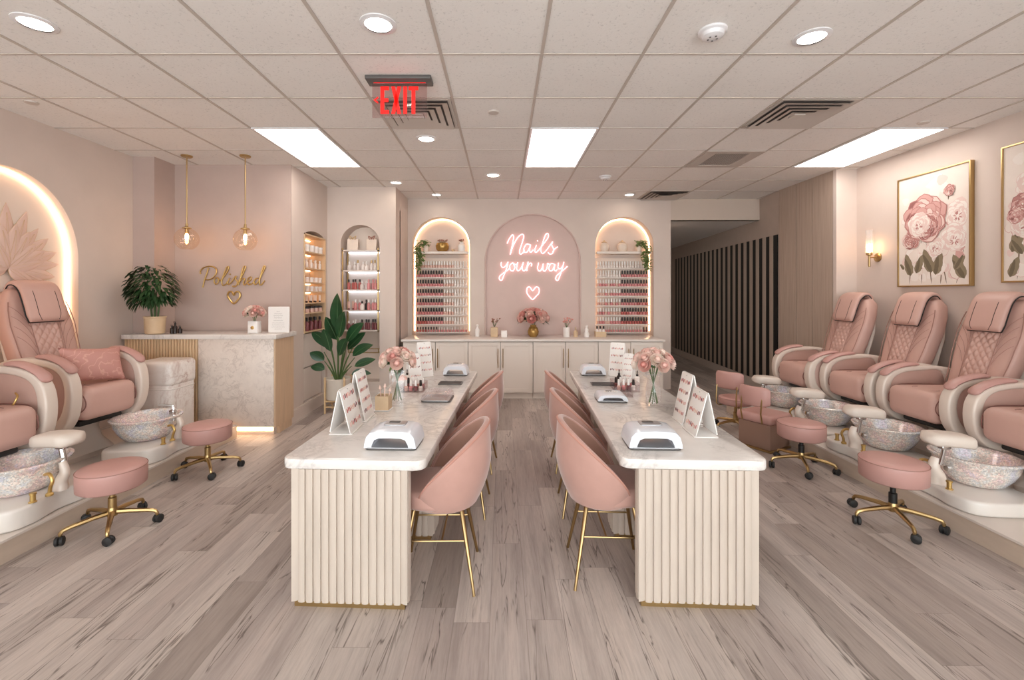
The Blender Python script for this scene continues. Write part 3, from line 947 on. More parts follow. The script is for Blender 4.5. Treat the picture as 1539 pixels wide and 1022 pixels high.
# ---- pedicure chair (faces local +x, stands on the platform, local z=0)
def pedicure_chair(label, loc, rz, lever=False, ak=.86):
    t = thing('pedicure_chair', label, 'pedicure chair', loc, rz, 'pink reclining pedicure chairs')
    # moulded base
    b = MB(); rings = []
    for z, x0, x1, hy in ((0, -.36, .16, .27), (.05, -.36, .18, .27), (.14, -.33, .10, .23), (.24, -.30, .08, .21), (.33, -.30, .12, .23), (.37, -.28, .13, .22)):
        rings.append([(p[0], p[1], z) for p in rrect(x0, -hy, x1, hy, .09, 4)])
    b.loft(rings); b.build('base', 'cream_shell', t, angle=50)
    MB().rbox(.14, 0, .345, .30, .40, .045, .015).build('seat_mechanism', 'black', t)
    # seat
    s = MB(); s.rbox(.075, 0, .515, .67, .50, .27, .07, 4)
    so = s.build('seat', 'leather', t, angle=60)
    p = MB()
    for sy in (-1, 1):
        pts = [(-.15, sy * .24, .64), (.26, sy * .243, .645), (.36, sy * .243, .60), (.395, sy * .238, .52), (.36, sy * .25, .46), (.25, sy * .252, .44), (.22, sy * .252, .39)]
        p.tube(crom(pts, 5), .0045, 6)
    p.tube(crom([(.23, -.11, .652), (.29, -.10, .649), (.315, 0, .646), (.29, .10, .649), (.23, .11, .652)], 5), .0025, 5)
    p.build('piping', 'seam', so)
    # backrest, lofted along its length
    B0 = Vector((-.10, 0, .56)); B1 = Vector((-.40, 0, 1.48)); U = (B1 - B0); Lb = U.length; U.normalize()
    Fv = Vector((U.z, 0, -U.x))   # forward of the back's front face
    def hw(v):
        ks = [(0, .235), (.2, .245), (.45, .27), (.65, .282), (.8, .268), (.92, .235), (1.0, .19)]
        for (a, ra), (c, rc) in zip(ks, ks[1:]):
            if v <= c:
                q = (v - a) / (c - a); q = q * q * (3 - 2 * q); return ra + (rc - ra) * q
        return .19
    rings = []
    for i in range(23):
        v = i / 22
        e = 1.0
        if v < .05: e = .6 + .4 * (v / .05)
        if v > .93: e = math.sqrt(max(.02, 1 - ((v - .93) / .075) ** 2))
        ctr = B0 + U * (Lb * v) - Fv * .085
        ring = []
        for k in range(28):
            q = 2 * PI * k / 28; c_, s_ = math.cos(q), math.sin(q)
            yy = math.copysign(abs(c_) ** .55, c_) * hw(v) * (1 if v < .93 else (.9 + .1 * e))
            ff = math.copysign(abs(s_) ** .6, s_) * .085 * e
            if ff > 0: ff += .018 * (abs(yy) / hw(v)) ** 2 - .010      # side bolsters stand proud
            if ff < 0: ff *= 1.25
            ring.append(tuple(ctr + Fv * ff + Vector((0, yy, 0))))
        rings.append(ring)
    bk = MB(); bk.loft(rings); bo = bk.build('backrest', 'leather', t, angle=60)
    def bp(v, y, f=0.0): return tuple(B0 + U * (Lb * v) + Fv * f + Vector((0, y, 0)))
    # quilted middle panel
    def qp(u, v):
        w_ = .105 + .02 * v; y = (u - .5) * 2 * w_; vv = .10 + .60 * v
        a = (y / .030 + vv * Lb / .043); c = (y / .030 - vv * Lb / .043)
        h = abs(math.sin(a * PI / 2)) ** .5 * abs(math.sin(c * PI / 2)) ** .5
        ed = min(1, min(u, 1 - u) * 10)
        return bp(vv, y, -.008 + (.004 + .016 * h) * ed)
    MB().grid(qp, 40, 92).build('quilted_panel', 'leather', t, angle=80)
    p = MB()
    for sy in (-1, 1):
        p.tube([bp(.08 + .62 * i / 10, sy * (.105 + .02 * i / 10), .004) for i in range(11)], .0035, 5)
        p.tube([bp(v / 14, sy * (hw(v / 14) - .012), -.008) for v in range(1, 13)], .004, 5)
        for k in range(4):
            v0 = .62 - .09 * k
            p.tube(crom([bp(v0, sy * .125, .004), bp(v0 + .09, sy * .16, .006), bp(v0 + .16, sy * .21, .008), bp(v0 + .20, sy * .25, .0)], 4), .0016, 5)
    p.build('piping', 'seam_soft', bo)
    # head cushion draped over the top
    path = [(.66, .035), (.70, .045), (.78, .048), (.88, .046), (.96, .036), (1.02, .0), (1.04, -.05), (1.025, -.085), (.985, -.125)]
    pp = [Vector((0, 0, 0)) + B0 + U * (Lb * v) + Fv * f for v, f in path]
    pp = crom(pp, 3)
    rings = []; n_ = len(pp)
    for i, c in enumerate(pp):
        tg = (pp[min(i + 1, n_ - 1)] - pp[max(i - 1, 0)]).normalized(); nn = Vector((tg.z, 0, -tg.x))
        e = min(1, .45 + i * .28, .5 + (n_ - 1 - i) * .3)
        w_ = .165 * (.88 + .12 * min(1, i / 4))
        rings.append([tuple(c + nn * (math.copysign(abs(math.sin(q)) ** .6, math.sin(q)) * .033 * e) + Vector((0, math.copysign(abs(math.cos(q)) ** .45, math.cos(q)) * w_, 0))) for q in [2 * PI * k / 22 for k in range(22)]])
    h = MB(); h.loft(rings); ho = h.build('headrest', 'leather', t, angle=60)
    p = MB()
    for sy in (-1, 1):
        pts = []
        for i, c in enumerate(pp):
            tg = (pp[min(i + 1, n_ - 1)] - pp[max(i - 1, 0)]).normalized(); nn = Vector((tg.z, 0, -tg.x))
            pts.append(tuple(c + nn * -.012 + Vector((0, sy * .168 * (.88 + .12 * min(1, i / 4)), 0))))
            if i % 1 == 0: pass
        p.tube(pts, .005, 6)
        p.tube([tuple(Vector(q) + Vector((0, -sy * .075, 0)) + Fv * (.045 if i < 12 else 0)) for i, q in enumerate(pts[:13])], .002, 5)
    p.tube([tuple(pp[0] + Fv * -.012 + Vector((0, y, 0))) for y in (-.148, -.07, 0, .07, .148)], .005, 6)
    p.build('piping', 'rubber', ho)
    # back shell behind the lower back
    sh = MB(); rings = []
    for v, hy, f in ((.05, .20, -.20), (.3, .22, -.225), (.6, .22, -.215), (.82, .18, -.195)):
        c = B0 + U * (Lb * v)
        rings.append([tuple(c + Fv * (f + .035 * math.sin(q)) + Vector((0, hy * math.copysign(abs(math.cos(q)) ** .5, math.cos(q)), 0))) for q in [2 * PI * k / 16 for k in range(16)]])
    sh.loft(rings); sh.build('back_shell', 'cream_shell', t, angle=60)
    # arms
    outer = crom([(-.26, .34), (-.05, .285), (.14, .27), (.29, .31), (.385, .43), (.415, .60), (.385, .755), (.29, .85), (.13, .895), (-.06, .905), (-.22, .885), (-.36, .835), (-.37, .80), (-.25, .79), (-.27, .6)], 4, True)
    inner = crom([(-.19, .41), (.05, .36), (.20, .37), (.30, .46), (.335, .61), (.305, .75), (.20, .825), (0, .85), (-.16, .84), (-.215, .63)], 4, True)
    az = lambda z: .27 + (z - .27) * ak
    o2 = [(v[0], az(v[1])) for v in outer]
    i2 = [(v[0], az(v[1])) for v in inner]
    for sy in (-1, 1):
        m = MB(); m.M = XZ
        m.prism(o2, sy * .325 - .048, sy * .325 + .048, .016, holes=[i2], n=3)
        ar = m.build('armrest', 'cream_shell', t, angle=50)
        m = MB(); m.M = XZ
        i3 = [(.055 + (x - .055) * 1.06, az(.62) + (z - az(.62)) * 1.06) for x, z in i2]
        m.prism(i3, sy * .325 - .030, sy * .325 + .030, .006)
        m.build('arm_panel', 'leather_side', ar, angle=50)
        pad = crom([(x, az(z)) for x, z in ((.03, .915), (.14, .913), (.24, .888), (.33, .842), (.38, .79))], 4)
        MB().tube([(q[0], sy * .325, q[1]) for q in pad], [.02, .04] + [.050] * (len(pad) - 4) + [.044, .026], 12, flat=.42, up=(0, 0, 1)).build('arm_pad', 'stool_leather', ar, angle=60)
        if lever:
            MB().tube(crom([(.20, sy * .25, .72), (.25, sy * .22, .70), (.23, sy * .20, .64), (.17, sy * .20, .63)], 4), .007, 8).build('recline_lever', 'gold', ar)
    return t

# raised platforms
def platform(name, x0, x1, y0, y1, lb):
    t = thing(name, lb, 'platform', (0, 0, 0))
    MB().box(x0, y0, 0, x1, y1, .135).build('riser', 'platform_side', t)
    e = .012
    MB().box(x0 - (e if x0 > 0 else 0), y0 - e, .135, x1 + (e if x0 < 0 else 0), y1, .15).build('deck', 'platform_top', t)
platform('raised_platform', 3.17, 4.69, .5, 6.4, 'long low white platform carrying the right-hand pedicure chairs')
platform('raised_platform', WL + .01, -3.08, .5, 5.25, 'low wood-faced platform carrying the left-hand pedicure chairs')
PZ = .1505
names = ['pedicure chair on the right cut off by the picture edge, nearest of four', 'pink pedicure chair directly below the peony painting, second nearest on the right',
         'pink pedicure chair third from the picture edge, on the right platform', 'farthest pink pedicure chair on the right, beside the taupe wood panelling']
pc = pedicure_chair(names[0], (4.12, 3.28, PZ), PI)
dup(pc, (4.12, 4.13, PZ), PI, names[1])
dup(pc, (4.12, 4.93, PZ), PI, names[2])
dup(pc, (4.01, 5.68, PZ), PI, names[3])
pl = pedicure_chair('pink pedicure chair on the left with a pink pillow, before the lit lotus arch', (-3.97, 4.19, PZ), -.10, True, 1.0)
dup(pl, (-3.87, 3.16, PZ), -.06, 'pink pedicure chair cut off by the left picture edge, only arm and seat showing')
pl.scale = (1, 1, 1.07)
for o_ in bpy.data.objects:
    if o_.get('label', '').startswith('pink pedicure chair cut off by the left'): o_.scale = (1, 1, 1.07)

# pillow on the left chair
b = MB()
def pil(u, v, s):
    x = (u - .5) * 2; y = (v - .5) * 2
    k = (1 - abs(x) ** 2.6) * (1 - abs(y) ** 2.6)
    pinch = 1 - .10 * (1 - abs(x)) * abs(y) - 0
    return (s * .08 * max(0, k) ** .55, x * .25 * (1 - .07 * (1 - y * y)), y * .165 * (1 - .10 * (1 - x * x)))
b.M = T(-3.76, 4.16, 1.02) @ RZ(-.25) @ RY(-.38) @ RX(-.10)
for s in (1, -1): b.grid(lambda u, v: pil(u, v, s), 18, 14)
o = b.build('throw_pillow', 'pillow_print', angle=80)
tag(o, 'pink leaf-patterned throw pillow leaning on the left pedicure chair', 'pillow')

# ---- glitter foot basin (aisle on local -x)
def foot_basin(label, loc, rz, ph=.10, bh=.21, r=.255, footrest=True, x0=-.375, lever=False):
    t = thing('foot_basin', label, 'foot basin', loc, rz, 'glittering pedicure foot basins')
    out = crom([(x0, -.20), (x0 + .03, .0), (x0, .20), (x0 + .07, .34), (.0, .372), (.12, .36), (.16, .2), (.16, -.2), (.12, -.36), (.0, -.372), (x0 + .07, -.34)], 5, True)
    MB().prism([(q[0], q[1]) for q in out], 0, ph, .022, n=3).build('plinth', 'pod_white', t, angle=50)
    b = MB()
    k = r / .255; H = bh
    b.lathe([(.0005, ph), (.13 * k, ph), (.165 * k, ph + .015), (.205 * k, ph + .07), (.235 * k, ph + H * .62), (.243 * k, ph + H - .03), (.262 * k, ph + H - .02), (.266 * k, ph + H - .006), (.258 * k, ph + H), (.243 * k, ph + H), (.225 * k, ph + H - .03), (.21 * k, ph + H * .55), (.17 * k, ph + .05), (.0005, ph + .035)], 44)
    b.build('bowl', 'glitter', t, angle=60)
    # drain spout column with faucet on the aisle side
    cx = max(-.30 * k, x0 + .038)
    m = MB(); m.tube(crom([(cx, -.02, ph), (cx - .005, -.02, ph + .06), (cx - .03, -.02, ph + .12), (cx - .01, -.02, ph + .19)], 4), [.045, .043, .041, .039, .038, .036, .034, .032, .03, .028, .026, .024, .022][:13], 12, flat=1.3)
    m.build('spout_column', 'cream_shell', t, angle=60)
    m = MB(); m.tube(crom([(cx - .03, .09, ph), (cx - .035, .09, ph + .05), (cx - .05, .09, ph + .10), (cx - .02, .08, ph + .14), (cx + .03, .06, ph + .13)], 4), .011, 8)
    m.lathe([(.022, 0), (.022, .012), (.014, .02), (.0005, .02)], 14, (cx - .03, .09, ph))
    m.build('faucet', 'gold', t)
    for dy in (-.13, .19):
        MB().lathe([(.022, 0), (.022, .006), (.015, .01), (.015, .05), (.019, .052), (.019, .062), (.0005, .064)], 14, (cx - .02, dy, ph)).build('control_knob', 'gold', t)
    if footrest:
        fz = ph + bh + .115
        m = MB(); m.tube([(cx + .0, -.04, ph + .15), (cx + .01, -.05, ph + .22), (cx + .03, -.05, fz - .02)], [.024, .02, .02], 10, flat=.7)
        m.rbox(cx + .02, -.05, fz - .045, .07, .05, .03, .01)
        m.build('footrest_bracket', 'chrome', t)
        m = MB(); m.M = T(cx + .05, -.05, fz + .015) @ RZ(-.15) @ RY(.05)
        rings = []
        for i in range(9):
            u = -1 + i / 4; e = math.sqrt(max(.12, 1 - abs(u) ** 9))
            rings.append([(u * .165, .092 * math.copysign(abs(math.cos(q)) ** .45, math.cos(q)) * e, .047 * math.copysign(abs(math.sin(q)) ** .6, math.sin(q)) * e - .010 * u * u) for q in [2 * PI * k_ / 18 for k_ in range(18)]])
        m.loft(rings); m.build('footrest_pad', 'cream_leather', t, angle=60)
    if lever:
        m = MB(); m.tube(crom([(cx + .02, .0, ph + .16), (cx + .02, 0, ph + bh + .05), (cx + .05, 0, ph + bh + .09), (cx + .15, .02, ph + bh + .10)], 4), .012, 8)
        m.rbox(cx + .03, 0, ph + bh + .03, .05, .05, .05, .012)
        m.build('chrome_tap', 'chrome', t)
    m = MB(); m.M = T(cx + .055, -.05, ph + .12) @ RY(PI / 2); m.lathe([(.0005, -.02), (.02, -.02), (.024, 0), (.0005, .01)], 14)
    m.build('jet_knob', 'chrome', t)
    return t
bn = ['nearest glitter foot basin on the right, with cream footrest pad', 'glitter foot basin on the right, second from the camera', 'glitter foot basin on the right, third from the camera', 'farthest glitter foot basin on the right, near the backed stool']
fb = foot_basin(bn[0], (3.56, 3.41, PZ), 0)
dup(fb, (3.56, 4.19, PZ), 0, bn[1]); dup(fb, (3.56, 4.96, PZ), 0, bn[2]); dup(fb, (3.56, 5.72, PZ), 0, bn[3])
foot_basin('glitter foot basin on the left beside the pillow chair, with chrome tap', (-3.40, 4.33, PZ), PI, .14, .215, .275, False, -.315, lever=True)
foot_basin('glitter foot basin cut by the left picture edge, with cream footrest pad', (-3.40, 3.18, PZ), PI, .14, .215, .275, True, -.315)

# marble pouf
t = thing('marbled_pouf', 'white marble-patterned two-tier pouf beside the slatted desk front', 'pouf', (-3.70, 4.97, PZ))
MB().rbox(0, 0, .38, .42, .40, .76, .07, 4, rv=.03).build('body', 'pouf_marble', t)
MB().rbox(0, 0, .50, .428, .408, .014, .07, 4, rv=.006).build('band', 'pod_white', t)
MB().rbox(0, 0, .66, .445, .425, .27, .08, 4, rv=.05).build('cushion_top', 'pouf_marble', t)

# ================================================================== RECEPTION
t = thing('reception_desk', 'L-shaped reception desk with oak slats, marble front panel and pale top', 'reception desk', (0, 0, 0))
DX = -2.655
MB().prism([(-4.44, 5.27), (DX + .02, 5.27), (DX + .03, 5.77), (-4.18, 5.77), (-4.18, 5.44), (-4.44, 5.44)], 1.135, 1.19, .004).build('desk_top', 'counter_marble', t)
MB().prism([(-4.43, 5.33), (DX - .02, 5.33), (DX - .02, 5.75), (-4.17, 5.75), (-4.17, 5.43), (-4.43, 5.43)], .10, 1.135).build('carcass', 'oak_side', t)
s = MB()
x = -4.43
while x < -3.57:
    s.rbox(x + .014, 5.318, .62, .027, .036, 1.03, .006, 2); x += .0345
s.build('slat_front', 'oak', t, merge=False)
MB().rbox((-3.56 + DX - .021) / 2, 5.315, .62, DX - .021 + 3.56, .045, 1.03, .004, 2).build('marble_panel', 'desk_marble', t)
s = MB()
MB().box(DX - .02, 5.295, .10, DX, 5.755, 1.135).build('side_panel', 'oak_side', t)
MB().box(-4.43, 5.36, 0, DX - .05, 5.42, .10).build('toe_kick', 'cream_shell', t)
MB().box(DX - .20, 5.42, 0, DX - .015, 5.74, .10).build('side_kick', 'oak_side', t)
MB().box(-3.5, 5.348, .045, DX - .06, 5.359, .095).build('led_strip', 'strip_warm', t)

# pendants
def pendant(loc, label):
    t = thing('pendant_lamp', label, 'pendant lamp', loc, 0, 'glass globe pendants over the desk')
    D = CEIL - loc[2]
    MB().lathe([(.0005, D), (.062, D), (.062, D - .012), (.05, D - .022), (.0005, D - .022)], 24).build('canopy', 'brass', t)
    MB().tube([(0, 0, D - .02), (0, 0, .17)], .007, 8).build('rod', 'brass', t)
    MB().lathe([(.0005, .19), (.014, .188), (.016, .15), (.05, .137), (.05, .128), (.02, .122), (.02, .07), (.0005, .07)], 20).build('socket', 'brass', t)
    b = MB(); pr = []
    for i in range(19):
        a = math.radians(22 + 132 * i / 18); r_ = .13 * math.sin(a) * (1 + .0 * i); pr.append((r_, .13 * math.cos(a) * (1.05)))
    b.lathe(pr, 32, cap=False)
    b.build('glass_globe', 'glass_amber', t)
    MB().lathe([(.0005, .07), (.010, .068), (.02, .04), (.02, .015), (.008, -.008), (.0005, -.012)], 14).build('bulb', 'bulb', t)
pendant((-3.78, 5.42, 2.32), 'left amber glass globe pendant on a brass rod over the desk')
pendant((-3.08, 5.42, 2.31), 'right amber glass globe pendant on a brass rod over the desk')

# gold lettering on the wall
def strokes(defs, f, r, name, m, parent=None, n=5, seg=6, flat=1.0, y=0.0):
    b = MB()
    for st in defs:
        if len(st) == 1:
            p = f(st[0]); b.ball((p[0], p[1], p[2]), r * 1.3, 8, 6); continue
        pts = crom([Vector(f(p)) for p in st], n)
        b.tube(pts, r, seg, flat=flat, up=None)
    return b.build(name, m, parent, merge=False, angle=80)
POL = [
 [(250,170),(215,290),(170,420),(132,575)], [(90,300),(82,240),(150,170),(250,142),(350,152),(412,215),(400,300),(330,380),(250,415),(180,405)],
 [(430,370),(380,392),(365,460),(400,505),(442,480),(450,410),(430,372),(500,440)],
 [(500,440),(580,330),(650,215),(660,148),(620,170),(560,310),(522,440),(540,530),(600,510),(640,450)],
 [(680,378),(645,470),(662,512),(720,468)], [(690,300)],
 [(720,468),(790,360),(820,350),(802,400),(842,460),(822,530),(772,560),(738,540)],
 [(842,480),(900,400),(975,250),(1010,152),(972,150),(930,270),(892,420),(862,522)], [(880,470),(925,410),(970,388),(990,412),(962,488),(992,520),(1042,468)],
 [(1042,468),(1118,412),(1120,362),(1072,380),(1040,450),(1070,512),(1132,500),(1185,455)],
 [(1270,382),(1210,400),(1182,460),(1200,512),(1262,468),(1330,330),(1408,162),(1380,142),(1340,250),(1302,400),(1292,500),(1332,520),(1400,432)]]
YP = 5.77
def fpol(p): px, py = 295 + p[0] / 13.627, 390 + p[1] / 13.627; return ((px - 755) * YP / 680, YP, EYE + (441 - py) * YP / 680)
o = strokes(POL, fpol, .0085, 'wall_lettering', 'gold')
tag(o, "gold cursive lettering reading 'Polished' on the rose wall above the desk", 'sign')
HRT = [(770,730),(740,680),(700,655),(655,680),(645,750),(690,830),(765,903),(835,840),(893,765),(892,690),(840,655),(800,680),(770,730)]
b = MB(); b.tube(crom([Vector(fpol(p)) for p in HRT[:-1]], 5, True), .011, 6, True)
b.build('heart_sign', 'gold').name = 'heart_sign'
tag(bpy.data.objects['heart_sign'], 'gold outlined heart mounted below the gold cursive lettering', 'sign')

# ================================================================== BACK COUNTER
YF = 7.15; CX0, CX1 = -1.575, 2.545; CT = .945
o = MB().prism([(CX0 - .02, YF - .03), (CX1 + .02, YF - .03), (CX1 + .02, BACK - .002), (CX0 - .02, BACK - .002)], CT - .035, CT, .004).build('worktop', 'quartz')
tag(o, 'long pale stone worktop running along the back wall cabinets', 'worktop')
W4 = (CX1 - CX0) / 4
cl = ['leftmost of the four white double-door base cabinets at the back', 'second from left of the white double-door base cabinets at the back', 'third from left of the white double-door base cabinets at the back', 'rightmost of the four white double-door base cabinets at the back']
def cabinet(x0, label, hs):
    t = thing('base_cabinet', label, 'cabinet', (x0, YF, 0), 0, 'white base cabinets along the back wall')
    MB().box(.003, .022, .095, W4 - .003, .72, CT - .036).build('carcass', 'cabinet_gap', t)
    MB().box(.003, .05, 0, W4 - .003, .70, .095).build('plinth', 'cabinet', t)
    for k in range(2):
        a = .005 + k * W4 / 2; c = a + W4 / 2 - .009; z0, z1 = .10, CT - .045
        d = MB(); d.M = XZ
        d.prism([(a, z0), (c, z0), (c, z1), (a, z1)], 0, .02, .002, holes=[[(a + .06, z0 + .06), (c - .06, z0 + .06), (c - .06, z1 - .06), (a + .06, z1 - .06)]])
        d.prism([(a + .055, z0 + .055), (c - .055, z0 + .055), (c - .055, z1 - .055), (a + .055, z1 - .055)], .010, .02)
        dr = d.build('door', 'cabinet', t)
        hx = (c - .035) if k == 0 else (a + .035)
        m = MB(); m.tube([(hx, -.028, .50), (hx, -.028, .80)], .006, 8)
        for z in (.53, .77): m.tube([(hx, -.028, z), (hx, .0, z)], .004, 6)
        m.build('handle', 'brass', dr)
    return t
cb = cabinet(CX0, cl[0], None)
for i in range(1, 4): dup(cb, (CX0 + W4 * i, YF, 0), 0, cl[i])

# top shelf and polish ledges in the two lit arches
def polish_rack(x0, x1, label):
    t = thing('polish_rack', label, 'shelf rack', (0, 0, 0), 0, 'nail polish racks in the lit arches')
    zs = [2.12, 1.955, 1.79, 1.625, 1.455, 1.29, 1.125, .985]
    for z in zs:
        b = MB(); b.box(x0 + .035, BACK + .10, z - .012, x1 - .035, BACK + .20, z); b.box(x0 + .035, BACK + .094, z - .014, x1 - .035, BACK + .10, z + .004)
        b.build('ledge', 'frosted', t)
    MB().box(x0 + .03, BACK + .201, .95, x1 - .03, BACK + .212, 2.30).build('back_board', 'niche', t)
    return zs
ZS = polish_rack(LN[0], LN[1], 'white eight-ledge nail polish rack in the left lit arch')
polish_rack(RN[0], RN[1], 'white eight-ledge nail polish rack in the right lit arch')
for (x0, x1), lb in ((LN, 'thick white shelf over the polish rack in the left lit arch'), (RN, 'thick white shelf over the polish rack in the right lit arch')):
    o = MB().rbox((x0 + x1) / 2, BACK + .115, 2.385, x1 - x0 - .052, .20, .045, .005, 1).build('arch_shelf', 'cabinet')
    tag(o, lb, 'shelf', 'top shelves in the lit arches')

# nail polish bottles: one mesh per colour pair, copied
BOT = {}
def bottle_proto(body, cap):
    k = (body, cap)
    if k in BOT: return BOT[k]
    b = MB()
    b.lathe([(.0005, 0), (.016, 0), (.018, .006), (.018, .036), (.008, .046), (.0005, .046)], 10, mi=0)
    b.lathe([(.0005, .044), (.0105, .044), (.012, .052), (.0095, .095), (.0005, .098)], 10, mi=1)
    o = b.build('nail_polish_bottle', [body, cap])
    BOT[k] = [o, False]
    return BOT[k]
def place_bottle(body, cap, loc, label, group, s=1.0):
    r = bottle_proto(body, cap)
    if r[1]: o = r[0].copy(); COL.objects.link(o)
    else: o = r[0]; r[1] = True
    o.location = loc; o.rotation_euler = (0, 0, rnd.uniform(-.3, .3)); o.scale = (s, s, s)
    tag(o, label, 'nail polish', group)
NTH = ['first', 'second', 'third', 'fourth', 'fifth', 'sixth', 'seventh', 'eighth', 'ninth', 'tenth', 'eleventh', 'twelfth', 'thirteenth', 'fourteenth', 'fifteenth', 'sixteenth', 'seventeenth', 'eighteenth', 'nineteenth']
ORD = ['top', 'second', 'third', 'fourth', 'fifth', 'sixth', 'seventh', 'bottom']
bodies = ['bottle_white', 'bottle_nude', 'bottle_pink', 'bottle_pink', 'bottle_pink', 'bottle_red', 'bottle_wine']
for side, (x0, x1) in (('left', LN), ('right', RN)):
    for r, z in enumerate(ZS):
        n = 19
        for i in range(n):
            u = (i + .5) / n
            x = x0 + .05 + (x1 - x0 - .10) * u
            near = u if side == 'left' else 1 - u       # outer end carries the black caps
            if r == 0: dark = False
            elif r == 7: dark = near < (.42 if side == 'left' else .08)
            else: dark = near < .53
            if side == 'left': body = 'bottle_white' if (not dark and near > .75) else ('bottle_nude' if not dark else ('bottle_pink' if near > .2 else bodies[min(6, 2 + r // 2)]))
            else: body = ('bottle_white' if r < 2 else 'bottle_nude' if rnd.random() < .5 else 'bottle_pink') if not dark else bodies[min(6, 2 + (r + rnd.randint(0, 2)) // 2)]
            if r == 7 and not dark: body = 'bottle_pink'; 
            cap = 'cap_black' if dark else ('cap_white' if r < 7 else 'bottle_clear')
            lb = '%s-capped nail polish, %s from left on the %s ledge of the %s lit arch' % ('black' if dark else ('white' if r < 7 else 'clear'), NTH[i], ORD[r], side)
            place_bottle(body, cap, (x, BACK + .15, z + .0005), lb, '%s-capped polish on the %s ledge, %s arch' % ('black' if dark else ('white' if r < 7 else 'clear'), ORD[r], side), 1.28 if r < 7 else .95)

# ------------------------------------------------------------------ display shelving in the corner niches
t = thing('display_shelf_unit', 'silver-framed lit shelf unit of pink products in the corner arch', 'shelf unit', (0, 0, 0))
sx0, sx1 = -2.485, -1.915; sz = [2.345, 2.03, 1.73, 1.41, 1.10]
b = MB()
for x in (sx0, sx1 - .02):
    for y in (7.005, 7.235): b.box(x, y, 1.07, x + .02, y + .02, 2.37)
b.build('frame', 'brass', t)
MB().box(sx0, 7.255, 1.07, sx1, 7.266, 2.37).build('back_panel', 'frosted', t)
for z in sz:
    MB().box(sx0, 7.005, z - .02, sx1, 7.255, z).build('shelf', 'frosted', t)
for z in sz[:-1]:
    MB().box(sx0 + .03, 7.225, z - .034, sx1 - .03, 7.245, z - .021).build('led_strip', 'strip_cool', t)
PB = {}
def prod_proto(kind, m1, m2):
    k = (kind, m1, m2)
    if k in PB: return PB[k]
    b = MB()
    if kind == 'tall': b.lathe([(.0005, 0), (.024, 0), (.026, .006), (.026, .10), (.010, .12), (.010, .128), (.0005, .128)], 12, mi=0); b.lathe([(.0005, .126), (.014, .126), (.014, .17), (.0005, .17)], 12, mi=1)
    elif kind == 'round': b.lathe([(.0005, 0), (.028, 0), (.036, .03), (.032, .075), (.012, .10), (.010, .11), (.0005, .11)], 14, mi=0); b.lathe([(.0005, .108), (.013, .108), (.016, .125), (.008, .15), (.0005, .15)], 12, mi=1)
    elif kind == 'jar': b.lathe([(.0005, 0), (.026, 0), (.026, .045), (.0005, .045)], 14, mi=0); b.lathe([(.0005, .044), (.028, .044), (.028, .065), (.0005, .065)], 14, mi=1)
    elif kind == 'tube': b.lathe([(.0005, 0), (.016, 0), (.016, .03), (.0005, .03)], 12, mi=1); b.rbox(0, 0, .085, .04, .018, .115, .008, 2, mi=0)
    o = b.build('cosmetic_bottle', [m1, m2]); PB[k] = [o, False]; return PB[k]
def product(kind, m1, m2, loc, label, group, s=1.0):
    r = prod_proto(kind, m1, m2)
    if r[1]: o = r[0].copy(); COL.objects.link(o)
    else: o = r[0]; r[1] = True
    o.location = loc; o.rotation_euler = (0, 0, rnd.uniform(-.2, .2)); o.scale = (s,) * 3
    tag(o, label, 'cosmetic bottle', group)
sets = {2.03: [('round', 'bottle_clear', 'cap_white')] * 2 + [('tall', 'bottle_clear', 'brass')] + [('round', 'bottle_white', 'cap_white')] * 2 + [('tall', 'bottle_white', 'brass')] * 2,
        1.73: [('tall', 'bottle_red', 'cap_black')] * 4 + [('round', 'bottle_clear', 'cap_white')] * 2 + [('tall', 'bottle_pink', 'bottle_pink')] * 3,
        1.41: [('tube', 'bottle_nude', 'bottle_wine')] * 2 + [('tall', 'bottle_pink', 'cap_white')] * 2 + [('round', 'bottle_white', 'cap_black')] + [('tall', 'cap_black', 'cap_black')] + [('tall', 'bottle_pink', 'cap_white')] * 3,
        1.10: [('round', 'bottle_wine', 'cap_white')] * 2 + [('tall', 'bottle_clear', 'cap_white')] * 2 + [('tall', 'bottle_wine', 'cap_black')] * 5}
NM = {'round': 'round', 'tall': 'tall', 'tube': 'tube-shaped', 'jar': 'squat'}
CN = {'bottle_clear': 'clear', 'bottle_white': 'white', 'bottle_red': 'red', 'bottle_pink': 'pink', 'bottle_nude': 'beige', 'bottle_wine': 'dark red', 'cap_black': 'black', 'cap_white': 'white', 'brass': 'brass'}
for z, lst in sets.items():
    row = {2.03: 'upper', 1.73: 'second', 1.41: 'third', 1.10: 'lowest'}[z]
    for i, (k, a, c) in enumerate(lst):
        x = sx0 + .05 + (sx1 - sx0 - .10) * (i + .5) / len(lst)
        g_ = '%s %s bottles with %s caps, %s lit shelf of the corner arch' % (NM[k], CN[a], CN[c], row)
        product(k, a, c, (x, 7.10 + .05 * (i % 2), z + .0005), '%s %s bottle, %s from left on the %s lit shelf of the corner arch' % (NM[k], CN[a], NTH[i], row), g_, .95)
